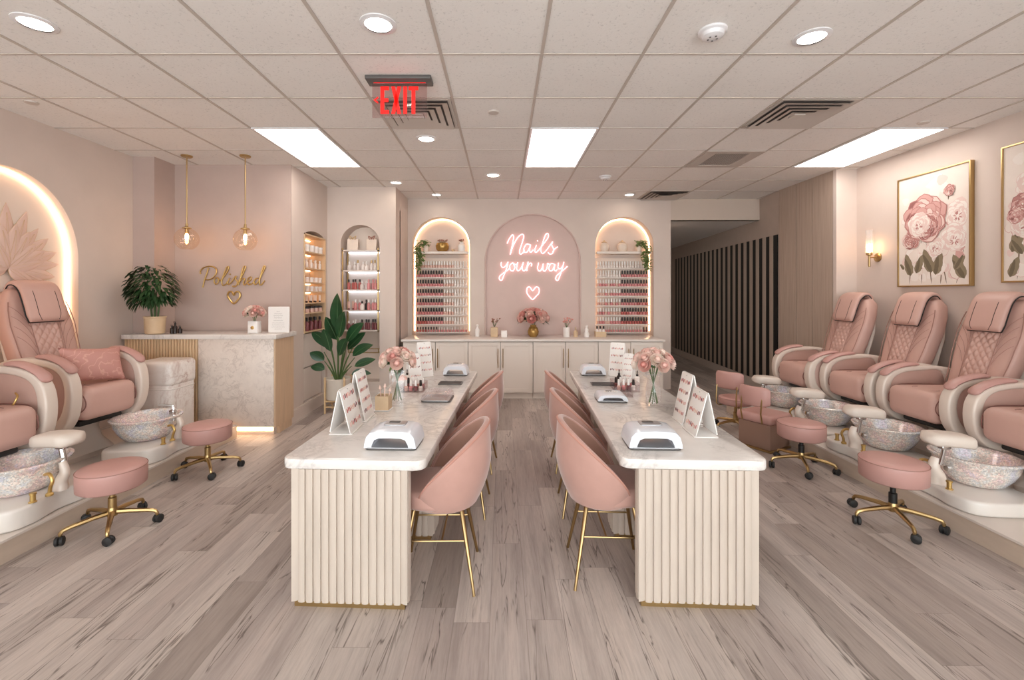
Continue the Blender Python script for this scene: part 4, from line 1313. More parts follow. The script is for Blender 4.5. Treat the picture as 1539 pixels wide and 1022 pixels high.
# two gift bags on top of that unit
for i, x in enumerate((-2.35, -2.05)):
    t = thing('gift_bag', ['peach gift bag with a bow, left one on the corner arch shelf', 'peach gift bag with a bow, right one on the corner arch shelf'][i], 'gift bag', (x, 7.13, 2.3455), .1 - .2 * i, 'gift bags in the corner arch')
    b = MB(); b.loft([[(-.075, -.04, 0), (.075, -.04, 0), (.075, .04, 0), (-.075, .04, 0)], [(-.085, -.02, .18), (.085, -.02, .18), (.085, .02, .18), (-.085, .02, .18)]])
    b.build('bag', 'ceramic', t)
    m = MB(); m.tube(crom([(-.03, -.03, .17), (-.05, -.03, .22), (0, -.03, .20), (.05, -.03, .225), (.03, -.03, .17)], 4), .007, 6); m.ball((0, -.035, .19), .018, 8, 6)
    m.build('bow', 'relief_gold' if i == 0 else 'dried', t)
# brass towel rail and lower rail in that niche
t = thing('towel_rail', 'slim double brass rail low in the corner arch behind the big plant', 'rail', (0, 0, 0))
b = MB()
for z in (.80, .74): b.tube([(-2.42, 7.12, z), (-1.93, 7.12, z)], .008, 8)
b.build('rail', 'brass', t)
for x in (-2.42, -1.95): MB().tube([(x, 7.12, .80), (x, 7.12, .74), (x, 7.269, .74)], .008, 8).build('bracket', 'brass', t)

# oak-framed shelf unit in the side wall
t = thing('display_shelf_unit', 'warm lit oak shelf unit of small white bottles in the side wall niche', 'shelf unit', (0, 0, 0))
b = MB()
b.box(-2.935, 6.18, 1.12, -2.70, 6.20, 2.50); b.box(-2.935, 6.90, 1.12, -2.70, 6.92, 2.50); b.box(-2.935, 6.18, 2.48, -2.70, 6.92, 2.50)
b.build('frame', 'oak', t)
MB().box(-2.945, 6.18, 1.12, -2.935, 6.92, 2.50).build('back_panel', 'niche', t)
zz = [2.26, 2.03, 1.83, 1.70, 1.54, 1.40, 1.14]
for z in zz: MB().box(-2.935, 6.20, z - .016, -2.705, 6.90, z).build('shelf', 'oak', t)
for z in [2.48] + zz[:-3]: MB().box(-2.93, 6.22, z - .028, -2.918, 6.88, z - .017).build('led_strip', 'strip_warm', t)
rows = ['top', 'second', 'third', 'fourth', 'fifth', 'sixth', 'bottom']
for r, z in enumerate(zz):
    k, a, c = [('jar', 'bottle_white', 'cap_white'), ('tall', 'bottle_white', 'cap_white'), ('jar', 'bottle_white', 'bottle_white'), ('jar', 'bottle_white', 'cap_white'), ('tube', 'bottle_white', 'cap_black'), ('jar', 'bottle_nude', 'cap_black'), ('tall', 'bottle_wine', 'cap_black')][r]
    sc_ = {0: 1.5, 1: .75, 2: 1.1, 3: 1.1, 4: .75, 5: 1.3, 6: 1.1}[r]
    for i in range(8):
        product(k, a, c, (-2.80 + .05 * (i % 2), 6.25 + .60 * (i + .5) / 8, z + .0005), '%s %s bottle, %s from left on the %s shelf of the side wall niche' % (NM[k], CN[a], NTH[i], rows[r]), 'bottles on the %s shelf of the side wall niche' % rows[r], sc_)
# drawer front below it
b = MB()
b.box(-2.935, 6.20, .17, -2.76, 6.90, .62); b.box(-2.935, 6.20, .635, -2.76, 6.90, 1.10)
o = b.build('niche_cabinet', 'cabinet', None); tag(o, 'pale two-door cupboard set in the lower part of the side wall niche', 'cabinet')

# ------------------------------------------------------------------ neon sign
YN = BACK + .012
def fn(p): px, py = 740 + p[0] / 8.517, 340 + p[1] / 8.517; return ((px - 755) * YN / 680, YN, EYE + (441 - py) * YN / 680)
NAILS = [[(190,222),(212,168),(255,112),(272,140),(255,240),(228,362)], [(228,362),(268,245),(325,145),(378,104),(402,130),(378,220),(350,308),(355,355),(385,345),(412,305)],
 [(482,238),(440,228),(405,278),(405,325),(440,332),(472,285),(490,238),(477,300),(490,335),(525,300)],
 [(565,240),(542,305),(555,336),(592,308)], [(578,188)], [(592,308),(650,232),(714,142),(710,95),(680,112),(642,220),(620,305),(645,350),(692,308)],
 [(692,308),(745,235),(772,198),(760,240),(785,298),(770,345),(735,357),(712,335)], [(772,328),(800,290),(836,264)]]
YOUR = [[(115,460),(112,505),(138,530),(172,505),(202,458)], [(202,458),(182,540),(150,620),(120,690),(92,680),(95,640),(140,602),(200,560),(228,528)],
 [(258,468),(225,500),(230,560),(265,572),(287,522),(262,470),(292,492),(322,478)],
 [(325,463),(310,540),(332,570),(370,532),(396,463),(380,540),(402,572),(427,556)], [(427,556),(446,505),(458,455)], [(458,455),(449,510),(440,573)], [(446,535),(462,495),(488,472),(506,486),(496,512)],
 [(590,468),(580,540),(602,576),(635,540),(652,478),(645,550),(672,576),(700,530),(706,476),(732,490)],
 [(792,484),(750,480),(725,530),(737,572),(772,558),(802,488),(790,550),(812,573),(832,550)],
 [(846,468),(840,530),(870,546),(908,500)], [(916,458),(896,540),(870,620),(840,692),(812,680),(820,640),(870,592),(920,550),(962,514)]]
HEA = [(515,825),(480,780),(447,790),(440,845),(468,893),(515,937),(562,893),(598,848),(592,790),(555,780)]
t = thing('neon_sign', "pink neon sign reading 'Nails your way' in the shallow arch", 'neon sign', (0, 0, 0))
strokes(NAILS, fn, .007, 'upper_lettering', 'neon', t)
strokes(YOUR, fn, .0065, 'lower_lettering', 'neon', t)
b = MB(); b.tube(crom([Vector(fn(p)) for p in HEA], 5, True), .007, 6, True)
o = b.build('neon_heart', 'neon'); tag(o, 'pink neon heart outline below the neon lettering', 'neon sign')

# ------------------------------------------------------------------ slatted hall wall
t = thing('slatted_wall_panel', 'black and taupe vertical slatted panel along the hall wall', 'wall panel', (0, 0, 0))
b = MB(); v = [(hall_x(7.3) - .004, 7.3), (hall_x(12.6) - .004, 12.6), (hall_x(12.6) - .02, 12.6), (hall_x(7.3) - .02, 7.3)]
b.prism(v, .16, 2.62); b.build('backing', 'slat_black', t)
b = MB(); p_ = 5.3 / 23
for i in range(23):
    a = 7.3 + .115 + i * p_; c = a + .112
    b.prism([(hall_x(a) - .021, a), (hall_x(c) - .021, c), (hall_x(c) - .026, c), (hall_x(a) - .026, a)], .16, 2.62)
b.build('slat', 'slat_taupe', t, merge=False)

# ------------------------------------------------------------------ wall sconce
def sconce(y, label):
    t = thing('wall_sconce', label, 'wall lamp', (WR, y, 2.12), 0)
    m = MB(); m.M = RY(-PI / 2); m.lathe([(.0005, 0), (.055, 0), (.055, .010), (.03, .022), (.0005, .022)], 24); m.build('backplate', 'brass', t)
    MB().tube([(-.015, 0, 0), (-.11, 0, 0)], .009, 10).build('arm', 'brass', t)
    MB().lathe([(.0005, -.12), (.009, -.118), (.012, -.10), (.012, .02), (.034, .03), (.034, .06), (.0005, .06)], 18, (-.11, 0, 0)).build('stem', 'brass', t)
    b = MB(); pts = [(.036, .05), (.036, .34)]
    b.lathe(pts, 24, (-.11, 0, 0), cap=False); b.build('glass_tube', 'ribbed_glass', t)
    MB().lathe([(.0005, .06), (.008, .06), (.014, .11), (.012, .15), (.0005, .18)], 12, (-.11, 0, 0)).build('bulb', 'sconce_bulb', t)
sconce(5.66, 'brass wall sconce with a clear glass tube beside the peony painting')

# ================================================================== PLANTS AND FLOWERS
def rv(a, b): return rnd.uniform(a, b)

# round bushy plant on the desk
t = thing('potted_plant', 'bushy dark green plant in a tan pot on the left end of the desk', 'plant', (-4.10, 5.34, 1.1905))
MB().lathe([(.0005, 0), (.08, 0), (.098, .012), (.108, .19), (.113, .195), (.113, .21), (.10, .21), (.095, .18), (.0005, .175)], 28).build('pot', 'pot_tan', t)
MB().lathe([(.0005, .175), (.095, .175), (.0005, .182)], 16).build('soil', 'soil', t)
b = MB()
for k in range(6):
    a = k * 1.05; b.tube(crom([(.03 * math.cos(a), .03 * math.sin(a), .17), (.05 * math.cos(a), .05 * math.sin(a), .35), (.10 * math.cos(a), .10 * math.sin(a), .50)], 3), .008, 6)
b.build('stem', 'stem', t)
b = MB()
for i in range(560):
    th = rv(0, 2 * PI); ph = math.acos(rv(-.7, 1)); R_ = .235 * rv(.4, 1) ** .5
    c = Vector((R_ * math.sin(ph) * math.cos(th), R_ * math.sin(ph) * math.sin(th), .54 + R_ * math.cos(ph) * 1.2))
    if c.x < .03 and c.y > -.10: c.y = -.10 - rv(0, .06)
    d = Vector((math.cos(th), math.sin(th), .35 * math.cos(ph) - .1)).normalized()
    if c.x < .03 and d.y > -.05: d.y = -.05
    b.leaf(c - d * .03, d, (0, 0, 1), rv(.065, .10), rv(.015, .021), rv(.3, .9), .25, 4)
b.build('foliage', 'leaf', t, merge=False, angle=80)

# big-leaved plant on a brass stand
t = thing('potted_plant', 'tall broad-leaved green plant in a cream pot on a brass stand', 'plant', (-2.33, 6.42, 0))
MB().lathe([(.0005, .18), (.15, .18), (.165, .20), (.172, .45), (.178, .46), (.178, .475), (.16, .475), (.155, .44), (.0005, .43)], 32).build('pot', 'pot_cream', t)
MB().lathe([(.0005, .43), (.155, .43), (.0005, .437)], 20).build('soil', 'soil', t)
b = MB()
for k in range(4):
    a = PI / 4 + k * PI / 2; c, s = math.cos(a), math.sin(a)
    b.box(c * .19 - .011, s * .19 - .011, 0, c * .19 + .011, s * .19 + .011, .50)
for z in (.165, .09):
    b.tube([(.19 * math.cos(PI / 4 + k * PI / 2), .19 * math.sin(PI / 4 + k * PI / 2), z) for k in range(4)], .009, 6, True)
b.tube([(-.134, -.134, .165), (.134, .134, .165)], .009, 6); b.tube([(-.134, .134, .165), (.134, -.134, .165)], .009, 6)
b.build('stand', 'relief_gold', t)
stem = MB(); fol = MB(); ribs = MB()
LV = [(-.02, .02, 1.28, 0.0, .40, .105, -.15), (.12, 0.02, 1.10, .55, .40, .085, .55), (.02, -.02, 1.16, .2, .36, .09, .2), (-.14, .0, 1.02, -.55, .38, .08, .75), (.20, .02, .90, .8, .34, .07, .6),
      (-.20, .0, .84, -.8, .22, .07, .5), (.24, -.02, .76, 1.1, .28, .055, .3), (-.17, -.06, .72, -1.0, .19, .06, .7), (.19, .0, .64, 1.25, .24, .055, .55), (.05, -.10, .92, .35, .34, .08, .6), (-.07, -.10, .98, -.2, .36, .085, .5), (-.05, .1, 1.12, -.5, .36, .085, .2), (.10, .10, .98, .7, .34, .07, .3)]
for x, y, z, lean, L, W, dr in LV:
    stem.tube(crom([(x * .12, y * .3, .42), (x * .45, y * .7, .42 + (z - .42) * .5), (x, y, z)], 5), [.011] * 8 + [.006] * 3, 6)
    d = Vector((math.sin(lean), y * 1.2 + rv(-.15, .1), math.cos(lean)))
    up = Vector((-math.cos(lean) * .4, -1, .35))
    z -= .10; L *= 1.2; W *= 1.22
    fol.leaf((x, y, z - .02), d, up, L, W, dr * .5, .22, 10)
    dn = d.normalized()
    ribs.tube([Vector((x, y, z - .02)) + dn * (L * q) - Vector((0, 0, dr * .5 * L * q * q)) + Vector((0, -.002, 0)) for q in (0, .25, .5, .75, .95)], [.005, .004, .003, .002, .001], 5)
stem.build('stem', 'stem', t); fo = fol.build('leaves', 'leaf_big', t, merge=False, angle=80); ribs.build('midrib', 'leaf_rib', fo)

# trailing plants on the arch shelves
def trailing(loc, label, sgn):
    t = thing('trailing_plant', label, 'plant', loc, 0, 'trailing plants on the arch shelves')
    MB().lathe([(.0005, 0), (.04, 0), (.055, .05), (.05, .10), (.042, .11), (.0005, .10)], 18).build('pot', 'ceramic', t)
    f = MB()
    for i in range(300):
        if i < 90: a = rv(0, 2 * PI); r_ = rv(0, .11); c = Vector((r_ * math.cos(a) + sgn * .04, -abs(r_ * math.sin(a)) * .7, .13 + rv(-.03, .07)))
        else:
            q = rv(0, 1); c = Vector((sgn * (.09 + .02 * math.sin(q * 9)) + rv(-.05, .05), -.125 + rv(-.03, .02), .10 - .48 * q ** 1.1 * rv(.6, 1)))
        a = rv(0, 2 * PI)
        f.leaf(c, (math.cos(a), -abs(math.sin(a)), rv(-.6, .5)), (0, -.5, 1), rv(.04, .065), rv(.014, .022), .3, .2, 3)
    f.build('foliage', 'leaf_light', t, merge=False, angle=80)
    v = MB()
    for k in range(4): v.tube(crom([(sgn * .02, -.03, .11), (sgn * .08, -.12, .12), (sgn * (.08 + .02 * k), -.13, -.05), (sgn * (.07 + .02 * k), -.13, -.33)], 4), .003, 5)
    v.build('vine', 'stem', t)
trailing((LN[0] + .23, BACK + .10, 2.4085), 'trailing green plant in a small pot on the left arch shelf', -1)
trailing((RN[1] - .23, BACK + .10, 2.4085), 'trailing green plant in a small pot on the right arch shelf', 1)

def pot_thing(name, label, cat, loc, prof, m, extra=None, n=24):
    t = thing(name, label, cat, loc)
    MB().lathe(prof, n).build('body', m, t)
    if extra: extra(t)
    return t
def sprigs(t, z, n, R, h, m='dried', name='dried_flowers', fs=.014):
    b = MB(); st = MB()
    for i in range(n):
        a = rv(0, 2 * PI); r_ = R * rv(.2, 1)
        p = (r_ * math.cos(a), r_ * math.sin(a) * .7, z + h * rv(.6, 1))
        st.tube([(0, 0, z), p], .002, 5); b.ball(p, fs * rv(.7, 1.2), 7, 5, (1, 1, .8))
        b.leaf((p[0] * .7, p[1] * .7, z + h * .5), (p[0], p[1], .05), (0, 0, 1), .04, .009, .2, .2, 3)
    o = b.build(name, m, t, merge=False); st.build('stem', 'stem', t)
pot_thing('gold_planter', 'ribbed gold planter of dried buds in the left arch', 'planter', (-1.06, BACK + .10, 2.4085), [(.0005, 0), (.07, 0), (.11, .04), (.12, .10), (.10, .15), (.09, .155), (.0005, .14)], 'gold_glass', lambda t: sprigs(t, .14, 12, .10, .07, 'dried'))
pot_thing('ceramic_jug', 'white jug with a small flower sprig in the left arch', 'jug', (-.72, BACK + .10, 2.4085), [(.0005, 0), (.06, 0), (.068, .03), (.066, .11), (.035, .14), (.04, .16), (.0005, .155)], 'cap_white', lambda t: sprigs(t, .15, 7, .05, .07, 'dried'))
pot_thing('tea_light_holder', 'tiny cream candle holder between gold planter and white jug', 'candle holder', (-.87, BACK + .08, 2.4085), [(.0005, 0), (.022, 0), (.026, .035), (.02, .04), (.0005, .03)], 'relief_gold')
def lid(t): 
    MB().lathe([(.0005, .155), (.05, .158), (.052, .165), (.02, .18), (.012, .2), (.0005, .205)], 18).build('lid', 'relief_gold', t)
pot_thing('lidded_jar', 'plump cream lidded jar at left on the right arch shelf', 'jar', (1.80, BACK + .10, 2.4085), [(.0005, 0), (.06, 0), (.085, .04), (.085, .11), (.05, .155), (.0005, .155)], 'ceramic', lid)
pot_thing('lidded_jar', 'plump cream lidded jar in the middle of the right arch shelf', 'jar', (2.12, BACK + .10, 2.4085), [(.0005, 0), (.065, 0), (.092, .05), (.088, .12), (.052, .155), (.0005, .155)], 'ceramic', lid)

# roses
def rose_mesh(mats, R=.042):
    b = MB()
    b.ball((0, 0, R * .30), R * .55, 8, 6, mi=1)
    for ring, (n, r_, h, op, mi) in enumerate(((3, .45, .95, .25, 1), (5, .72, .85, .45, 0), (6, 1.0, .62, .75, 0), (6, 1.12, .32, 1.0, 0))):
        for k in range(n):
            a0 = 2 * PI * k / n + ring * .6
            def f(u, v, a0=a0, n=n, r_=r_, h=h, op=op):
                a = a0 + (u - .5) * 2 * PI / n * 1.5
                q = v * (1 - .25 * abs(2 * u - 1) ** 2)
                rr = R * r_ * (.25 + .75 * math.sin(q * PI * (.68 - .16 * op)) + op * .12 * q * q)
                return (rr * math.cos(a), rr * math.sin(a), R * (-.35 + (h + .35) * q))
            b.grid(f, 4, 4, mi)
    b.leaf((0, 0, -R * .3), (1, 0, -.2), (0, 0, 1), R * 1.3, R * .3, .2, .2, 3, mi=2); b.leaf((0, 0, -R * .3), (-.6, .7, -.2), (0, 0, 1), R * 1.3, R * .3, .2, .2, 3, mi=2)
    return b.build('rose', mats, None, merge=False, angle=80)
ROSE = {}
def bouquet(label, loc, R, n, rr, palette, zc, stems=6, stem_bot=.02, flat=.75, fol='leaf_light', spread=.03, name='rose_bouquet'):
    t = thing(name, label, 'flowers', loc)
    i = 0
    pts = []
    rows = [(0, 1), (.52, max(4, int(n * .32))), (1.02, max(6, int(n * .42))), (1.45, max(6, int(n * .4)))]
    for ph, m in rows:
        for k in range(m): pts.append((ph + rv(-.06, .06), 2 * PI * k / m + ph * 2 + rv(-.1, .1)))
    for ph, th in pts:
        d = Vector((math.sin(ph) * math.cos(th), math.sin(ph) * math.sin(th), math.cos(ph)))
        p = Vector((d.x * R, d.y * R, zc + d.z * R * flat))
        pm = palette[i % len(palette)]; key = (pm, rr)
        if key not in ROSE:
            o = rose_mesh([pm, {'rose_a': 'rose_d', 'rose_b': 'rose_a', 'rose_c': 'rose_b', 'rose_d': 'rose_d'}[pm], 'leaf'], rr); ROSE[key] = o.data
        else:
            o = bpy.data.objects.new('rose', ROSE[key]); COL.objects.link(o)
        o.parent = t; o.location = p
        o.rotation_mode = 'QUATERNION'; o.rotation_quaternion = Vector((d.x, d.y, d.z + .15)).to_track_quat('Z', 'Y')
        i += 1
    f = MB()
    for k in range(34):
        th = rv(0, 2 * PI); ph = rv(.2, 1.9)
        d = Vector((math.sin(ph) * math.cos(th), math.sin(ph) * math.sin(th), math.cos(ph)))
        p = Vector((d.x * R * .75, d.y * R * .75, zc + d.z * R * flat * .75))
        f.leaf(p, d, (0, 0, 1), R * rv(.45, .7), R * .11, .2, .2, 4)
    f.build('foliage', fol, t, merge=False, angle=80)
    s = MB()
    for k in range(stems):
        a = 2 * PI * k / stems
        s.tube([(-spread * math.cos(a), -spread * math.sin(a), stem_bot), (0.008 * math.cos(a), .008 * math.sin(a), zc * .62), (R * .35 * math.cos(a), R * .35 * math.sin(a), zc)], .0035, 6)
    s.build('stem', 'stem', t)
    return t
TZ = .7905
# left table vase: square clear glass
def glass_vase(label, loc, square, w, h, rz=0):
    t = thing('glass_vase', label, 'vase', loc, rz)
    b = MB(); k = w / 2
    if square:
        for q, s0 in ((0, 1), (-.004, 1)):
            b.loft([[(-k * .92 - q, -k * .92 - q, 0), (k * .92 + q, -k * .92 - q, 0), (k * .92 + q, k * .92 + q, 0), (-k * .92 - q, k * .92 + q, 0)], [(-k - q, -k - q, h), (k + q, -k - q, h), (k + q, k + q, h), (-k - q, k + q, h)]], cap=False)
        b.box(-k * .92, -k * .92, 0, k * .92, k * .92, .012)
    else:
        for q in (0, .004):
            b.lathe([(k * .82 - q, 0), (k * .95 - q, h * .12), (k - q, h * .45), (k * .8 - q, h * .8), (k * .92 - q, h)], 28, cap=False)
        b.lathe([(.0005, 0), (k * .82, 0), (k * .84, .01), (.0005, .01)], 28)
    b.build('body', 'glass', t, merge=False)
    # rim
    if square: MB().tube([(-k, -k, h), (k, -k, h), (k, k, h), (-k, k, h)], .002, 5, True).build('rim', 'silver', t)
    else: MB().tube([(k * .92 * math.cos(2 * PI * i / 24), k * .92 * math.sin(2 * PI * i / 24), h) for i in range(24)], .002, 5, True).build('rim', 'silver', t)
glass_vase('square clear glass vase of roses on the left manicure table', (-.845, 3.64, TZ), True, .115, .25, .1)
bouquet('pale pink rose bouquet in the square glass vase, left manicure table', (-.845, 3.64, TZ), .118, 17, .043, ['rose_b', 'rose_a', 'rose_c', 'rose_b'], .325, spread=.035)
glass_vase('rounded clear glass vase of roses on the right manicure table', (1.185, 3.55, TZ), False, .13, .25)
bouquet('pale pink rose bouquet in the rounded glass vase, right manicure table', (1.185, 3.55, TZ), .125, 17, .046, ['rose_b', 'rose_c', 'rose_a', 'rose_b'], .32, spread=.035)
# desk roses
t = thing('cube_vase', 'small white cube vase with a gold mark on the reception desk', 'vase', (-2.985, 5.45, 1.1905))
MB().rbox(0, 0, .075, .115, .10, .15, .008, 2).build('body', 'cap_white', t)
MB().ball((0, -.051, .07), .022, 10, 6, (1, .12, 1)).build('gold_mark', 'gold', t)
bouquet('dense pink rose posy in the white cube vase on the desk', (-2.985, 5.45, 1.1905), .095, 13, .038, ['rose_a', 'rose_b', 'rose_a', 'rose_c'], .235, stem_bot=.152, spread=.012)
# counter bouquet
t = thing('gold_vase', 'round amber-gold glass vase in the middle of the back counter', 'vase', (.515, 7.55, CT + .0005))
MB().lathe([(.0005, 0), (.055, 0), (.085, .04), (.095, .09), (.075, .15), (.05, .18), (.055, .20), (.048, .20), (.045, .18), (.0005, .175)], 28).build('body', 'gold_glass', t)
bouquet('large coral pink rose bouquet under the neon heart on the back counter', (.515, 7.55, CT + .0005), .215, 20, .064, ['rose_a', 'rose_d', 'rose_b', 'rose_a'], .30, stem_bot=.205, flat=.62, fol='leaf', spread=.01)

def sml(name, label, cat, x, y, prof, m, fl=None, z=CT + .0005, n=18, square=None):
    t = thing(name, label, cat, (x, y, z))
    if square: MB().rbox(0, 0, square[2] / 2, *square, .008, 2).build('body', m, t)
    else: MB().lathe(prof, n).build('body', m, t)
    if fl: sprigs(t, *fl)
    return t
sml('spray_bottle', 'tall slim white bottle on the counter left of the shallow arch', 'bottle', -.42, 7.60, [(.0005, 0), (.035, 0), (.037, .12), (.015, .15), (.013, .175), (.02, .18), (.02, .20), (.0005, .205)], 'cap_white')
sml('ceramic_pot', 'tan square pot of dried flowers at left on the back counter', 'pot', -.135, 7.55, None, 'pot_tan', (.16, 11, .10, .15, 'dried'), square=(.12, .11, .16))
sml('candle_jar', 'small white square jar beside the tan pot of dried flowers', 'jar', .03, 7.50, None, 'cap_white', square=(.10, .09, .11))
sml('ceramic_pot', 'white cylinder pot of small coral flowers right of the big bouquet', 'pot', 1.07, 7.55, [(.0005, 0), (.055, 0), (.055, .16), (.0005, .155)], 'cap_white', (.15, 13, .11, .17, 'rose_d', 'flowers', .017))
sml('spray_bottle', 'small tan bottle with a dark top beside the coral flower pot', 'bottle', 1.22, 7.53, [(.0005, 0), (.035, 0), (.035, .09), (.012, .115), (.012, .16), (.0005, .165)], 'pot_tan')
sml('figurine', 'little white sculpted figure on the counter left of the right arch', 'figurine', 1.40, 7.53, [(.0005, 0), (.04, 0), (.045, .05), (.03, .09), (.035, .12), (.02, .15), (.028, .18), (.0005, .2)], 'cap_white')
t = thing('wooden_tray', 'small wooden crate on the counter in front of the right arch', 'tray', (1.645, 7.60, CT + .0005))
b = MB(); b.box(-.09, -.05, 0, .09, .05, .006)
b.box(-.09, -.05, .006, .09, -.044, .085); b.box(-.09, .044, .006, .09, .05, .085); b.box(-.09, -.044, .006, -.084, .044, .085); b.box(.084, -.044, .006, .09, .044, .085)
b.build('crate', 'pot_tan', t)
for k in range(3):
    product('tall', 'bottle_white', 'cap_black', (1.645 - .055 + .055 * k, 7.60, CT + .007), 'white dark-topped bottle in the wooden crate, %s of three' % ['left', 'middle', 'right'][k], 'bottles in the wooden crate', 1.0)
# desk: dark pump bottles, framed card
for k, (x, h) in enumerate(((-3.955, .10), (-3.905, .14), (-3.86, .09))):
    t = thing('pump_bottle', ['small dark pump bottle on the desk, leftmost of the trio', 'taller dark pump bottle on the desk, middle of the trio', 'small dark pump bottle on the desk, rightmost of the trio'][k], 'bottle', (x, 5.42 - .02 * (k == 1), 1.1905), 0, 'dark bottles beside the desk plant')
    MB().lathe([(.0005, 0), (.022, 0), (.023, h * .6), (.009, h * .72), (.009, h * .8), (.0005, h * .8)], 14).build('body', 'cap_black', t)
    m = MB(); m.lathe([(.0005, h * .78), (.011, h * .78), (.011, h * .88), (.004, h * .9), (.004, h), (.0005, h)], 12); m.box(-.004, -.025, h * .97, .004, .003, h * 1.02); m.build('pump', 'black', t)
t = thing('framed_card', 'white framed card with faint grey writing standing on the desk', 'sign', (-2.70, 5.47, 1.1905))
MB().rbox(0, 0, .162, .255, .018, .315, .004, 1).build('frame', 'cap_white', t)
MB().box(-.112, -.0112, .02, .112, -.009, .305).build('card', 'paper', t)
b = MB()
for row, (z, w_) in enumerate(((.262, .05), (.235, .10), (.21, .12), (.185, .10), (.155, .12), (.125, .15), (.10, .16), (.075, .17), (.05, .10))):
    pts = []
    nn = int(w_ / .006)
    for i in range(nn): pts.append((-w_ / 2 + i * .006, -.0118, z + (.005 if i % 2 else -.005) * rv(.3, 1)))
    b.tube(pts, .0011, 4)
b.build('writing', 'ink', t, merge=False)

# ================================================================== TABLE ITEMS
def nail_lamp(label, loc, rz, w=.30, d=.22, h=.105, clear=False):
    t = thing('nail_lamp', label, 'nail lamp', loc, rz, 'curing lamps on the manicure tables')
    MB().prism(rrect(-w / 2, -d / 2, w / 2, d / 2, .03, 4), 0, .012, .003).build('base', 'grey_plastic', t)
    MB().prism(rrect(-w / 2 + .01, -d / 2 - .004, w / 2 - .01, d / 2 - .01, .02, 3), .012, .017, .001).build('tray', 'silver', t)
    # shell: lofted arch sections with a hollow
    b = MB(); rings = []
    k = w / .30
    for i in range(9):
        v = i / 8; y = -d / 2 + d * v
        e = 1 - .10 * (1 - math.sin(PI * min(1, max(0, v * 1.0))) ** .35)
        pro = [(-.15, .012), (-.148, .035), (-.137, .075), (-.115, .098), (-.08, .105), (0, .108), (.08, .105), (.115, .098), (.137, .075), (.148, .035), (.15, .012)]
        inn = [(.108, .012), (.104, .03), (.090, .058), (.065, .068), (0, .070), (-.065, .068), (-.090, .058), (-.104, .03), (-.108, .012)]
        rings.append([(x * k * (.97 + .03 * e), y, .012 + (z - .012) * (h / .105) * e) for x, z in pro + inn])
    b.loft(rings)
    sh = b.build('shell', 'acrylic' if clear else 'lamp_white', t, angle=50)
    if not clear:
        MB().rbox(0, .02, h + .002, w * .42, d * .4, .008, .015, 3).build('display', 'silver', t)
        MB().rbox(-.01, .03, h + .007, w * .22, d * .16, .004, .01, 3).build('control_panel', 'grey_plastic', t)
        m = MB()
        for i in range(6): m.ball((-.05 + .02 * i, 0, .066), .005, 6, 4)
        m.build('uv_led', 'cap_white', t)
    return t
nail_lamp('large white curing lamp at the near end of the left table', (-.625, 2.64, TZ), TROT, .295, .22, .115)
nail_lamp('large white curing lamp at the near end of the right table', (.865, 2.64, TZ), TROT, .295, .22, .115)
nail_lamp('white curing lamp at the far end of the left table', (-.50, 4.92, TZ), TROT, .26, .20, .11)
nail_lamp('white curing lamp at the far end of the right table', (.98, 4.92, TZ), TROT, .26, .20, .11)
nail_lamp('clear low-domed curing lamp halfway along the left table', (-.535, 3.76, TZ), TROT, .24, .24, .07, True)
nail_lamp('pale low-domed curing lamp halfway along the right table', (.895, 3.74, TZ), TROT, .24, .22, .06, False)
for x, y, lb in ((-.505, 4.42, 'thin dark tablet lying flat on the left manicure table'), (.975, 4.38, 'thin dark tablet lying flat on the right manicure table')):
    t = thing('tablet', lb, 'tablet', (x, y, TZ), TROT, 'tablets on the manicure tables')
    MB().prism(rrect(-.115, -.075, .115, .075, .012, 3), 0, .009, .002).build('body', 'grey_plastic', t)
    MB().prism(rrect(-.105, -.067, .105, .067, .006, 3), .009, .0098).build('screen', 'black', t)

SAMP = ['bottle_pink', 'bottle_red', 'bottle_nude', 'bottle_wine', 'rose_a']
def card_stand(label, loc, rz, W, H, rows=3):
    t = thing('nail_sample_stand', label, 'display stand', loc, rz, 'white nail sample stands on the manicure tables')
    lean = math.atan2(.07, H)
    def board(sg, name, xb):
        m = MB(); m.M = T(xb, 0, .006) @ RY(-lean * sg) @ YZ
        m.prism(rrect(-W / 2, 0, W / 2, H, .012, 3), -.003, .003, .001)
        return m.build(name, 'paper', t)
    bd = board(1, 'front_board', 0)
    m = MB(); m.M = T(-.075, 0, .006 + H * .985) @ RY(math.atan2(.055, H)) @ T(0, 0, -H * .975) @ YZ
    m.prism(rrect(-W / 2, 0, W / 2, H * .975, .012, 3), -.003, .003, .001); m.build('back_board', 'paper', t)
    MB().prism(rrect(-.135, -W / 2, .012, W / 2, .006, 2), 0, .006, .001).build('base', 'paper', t)
    n = 8
    for r in range(rows):
        s = MB(); s.M = T(0, 0, .006) @ RY(-lean)
        for i in range(n):
            y = -W * .36 + W * .72 * i / (n - 1); z = H * (.82 - .64 * r / max(1, rows - 1)) + (i % 2) * .004
            s.ball((.004, y, z), .0075 * W / .25, 8, 6, (.35, 1, 2.1), mi=(i * 3 + r * 2) % 5 if r % 2 == 0 else (r + i // 3) % 5)
        s.build('nail_sample_row', SAMP, t, merge=False)
    m = MB(); m.M = T(0, 0, .006) @ RY(-lean); m.ball((.004, 0, H * .955), .004, 8, 5); m.build('pin', 'chrome', t)
    return t
card_stand('nearest white nail sample stand, left table, with short board', (-.945, 2.935, TZ), TROT + .05, .25, .275)
card_stand('taller white nail sample stand behind the nearest one, left table', (-.94, 3.20, TZ), TROT + .05, .215, .335, 4)
card_stand('nearest white nail sample stand, right table, with short board', (1.185, 2.86, TZ), PI + TROT, .21, .27)
card_stand('taller white nail sample stand behind the nearest one, right table', (1.21, 3.12, TZ), PI + TROT, .20, .33, 4)
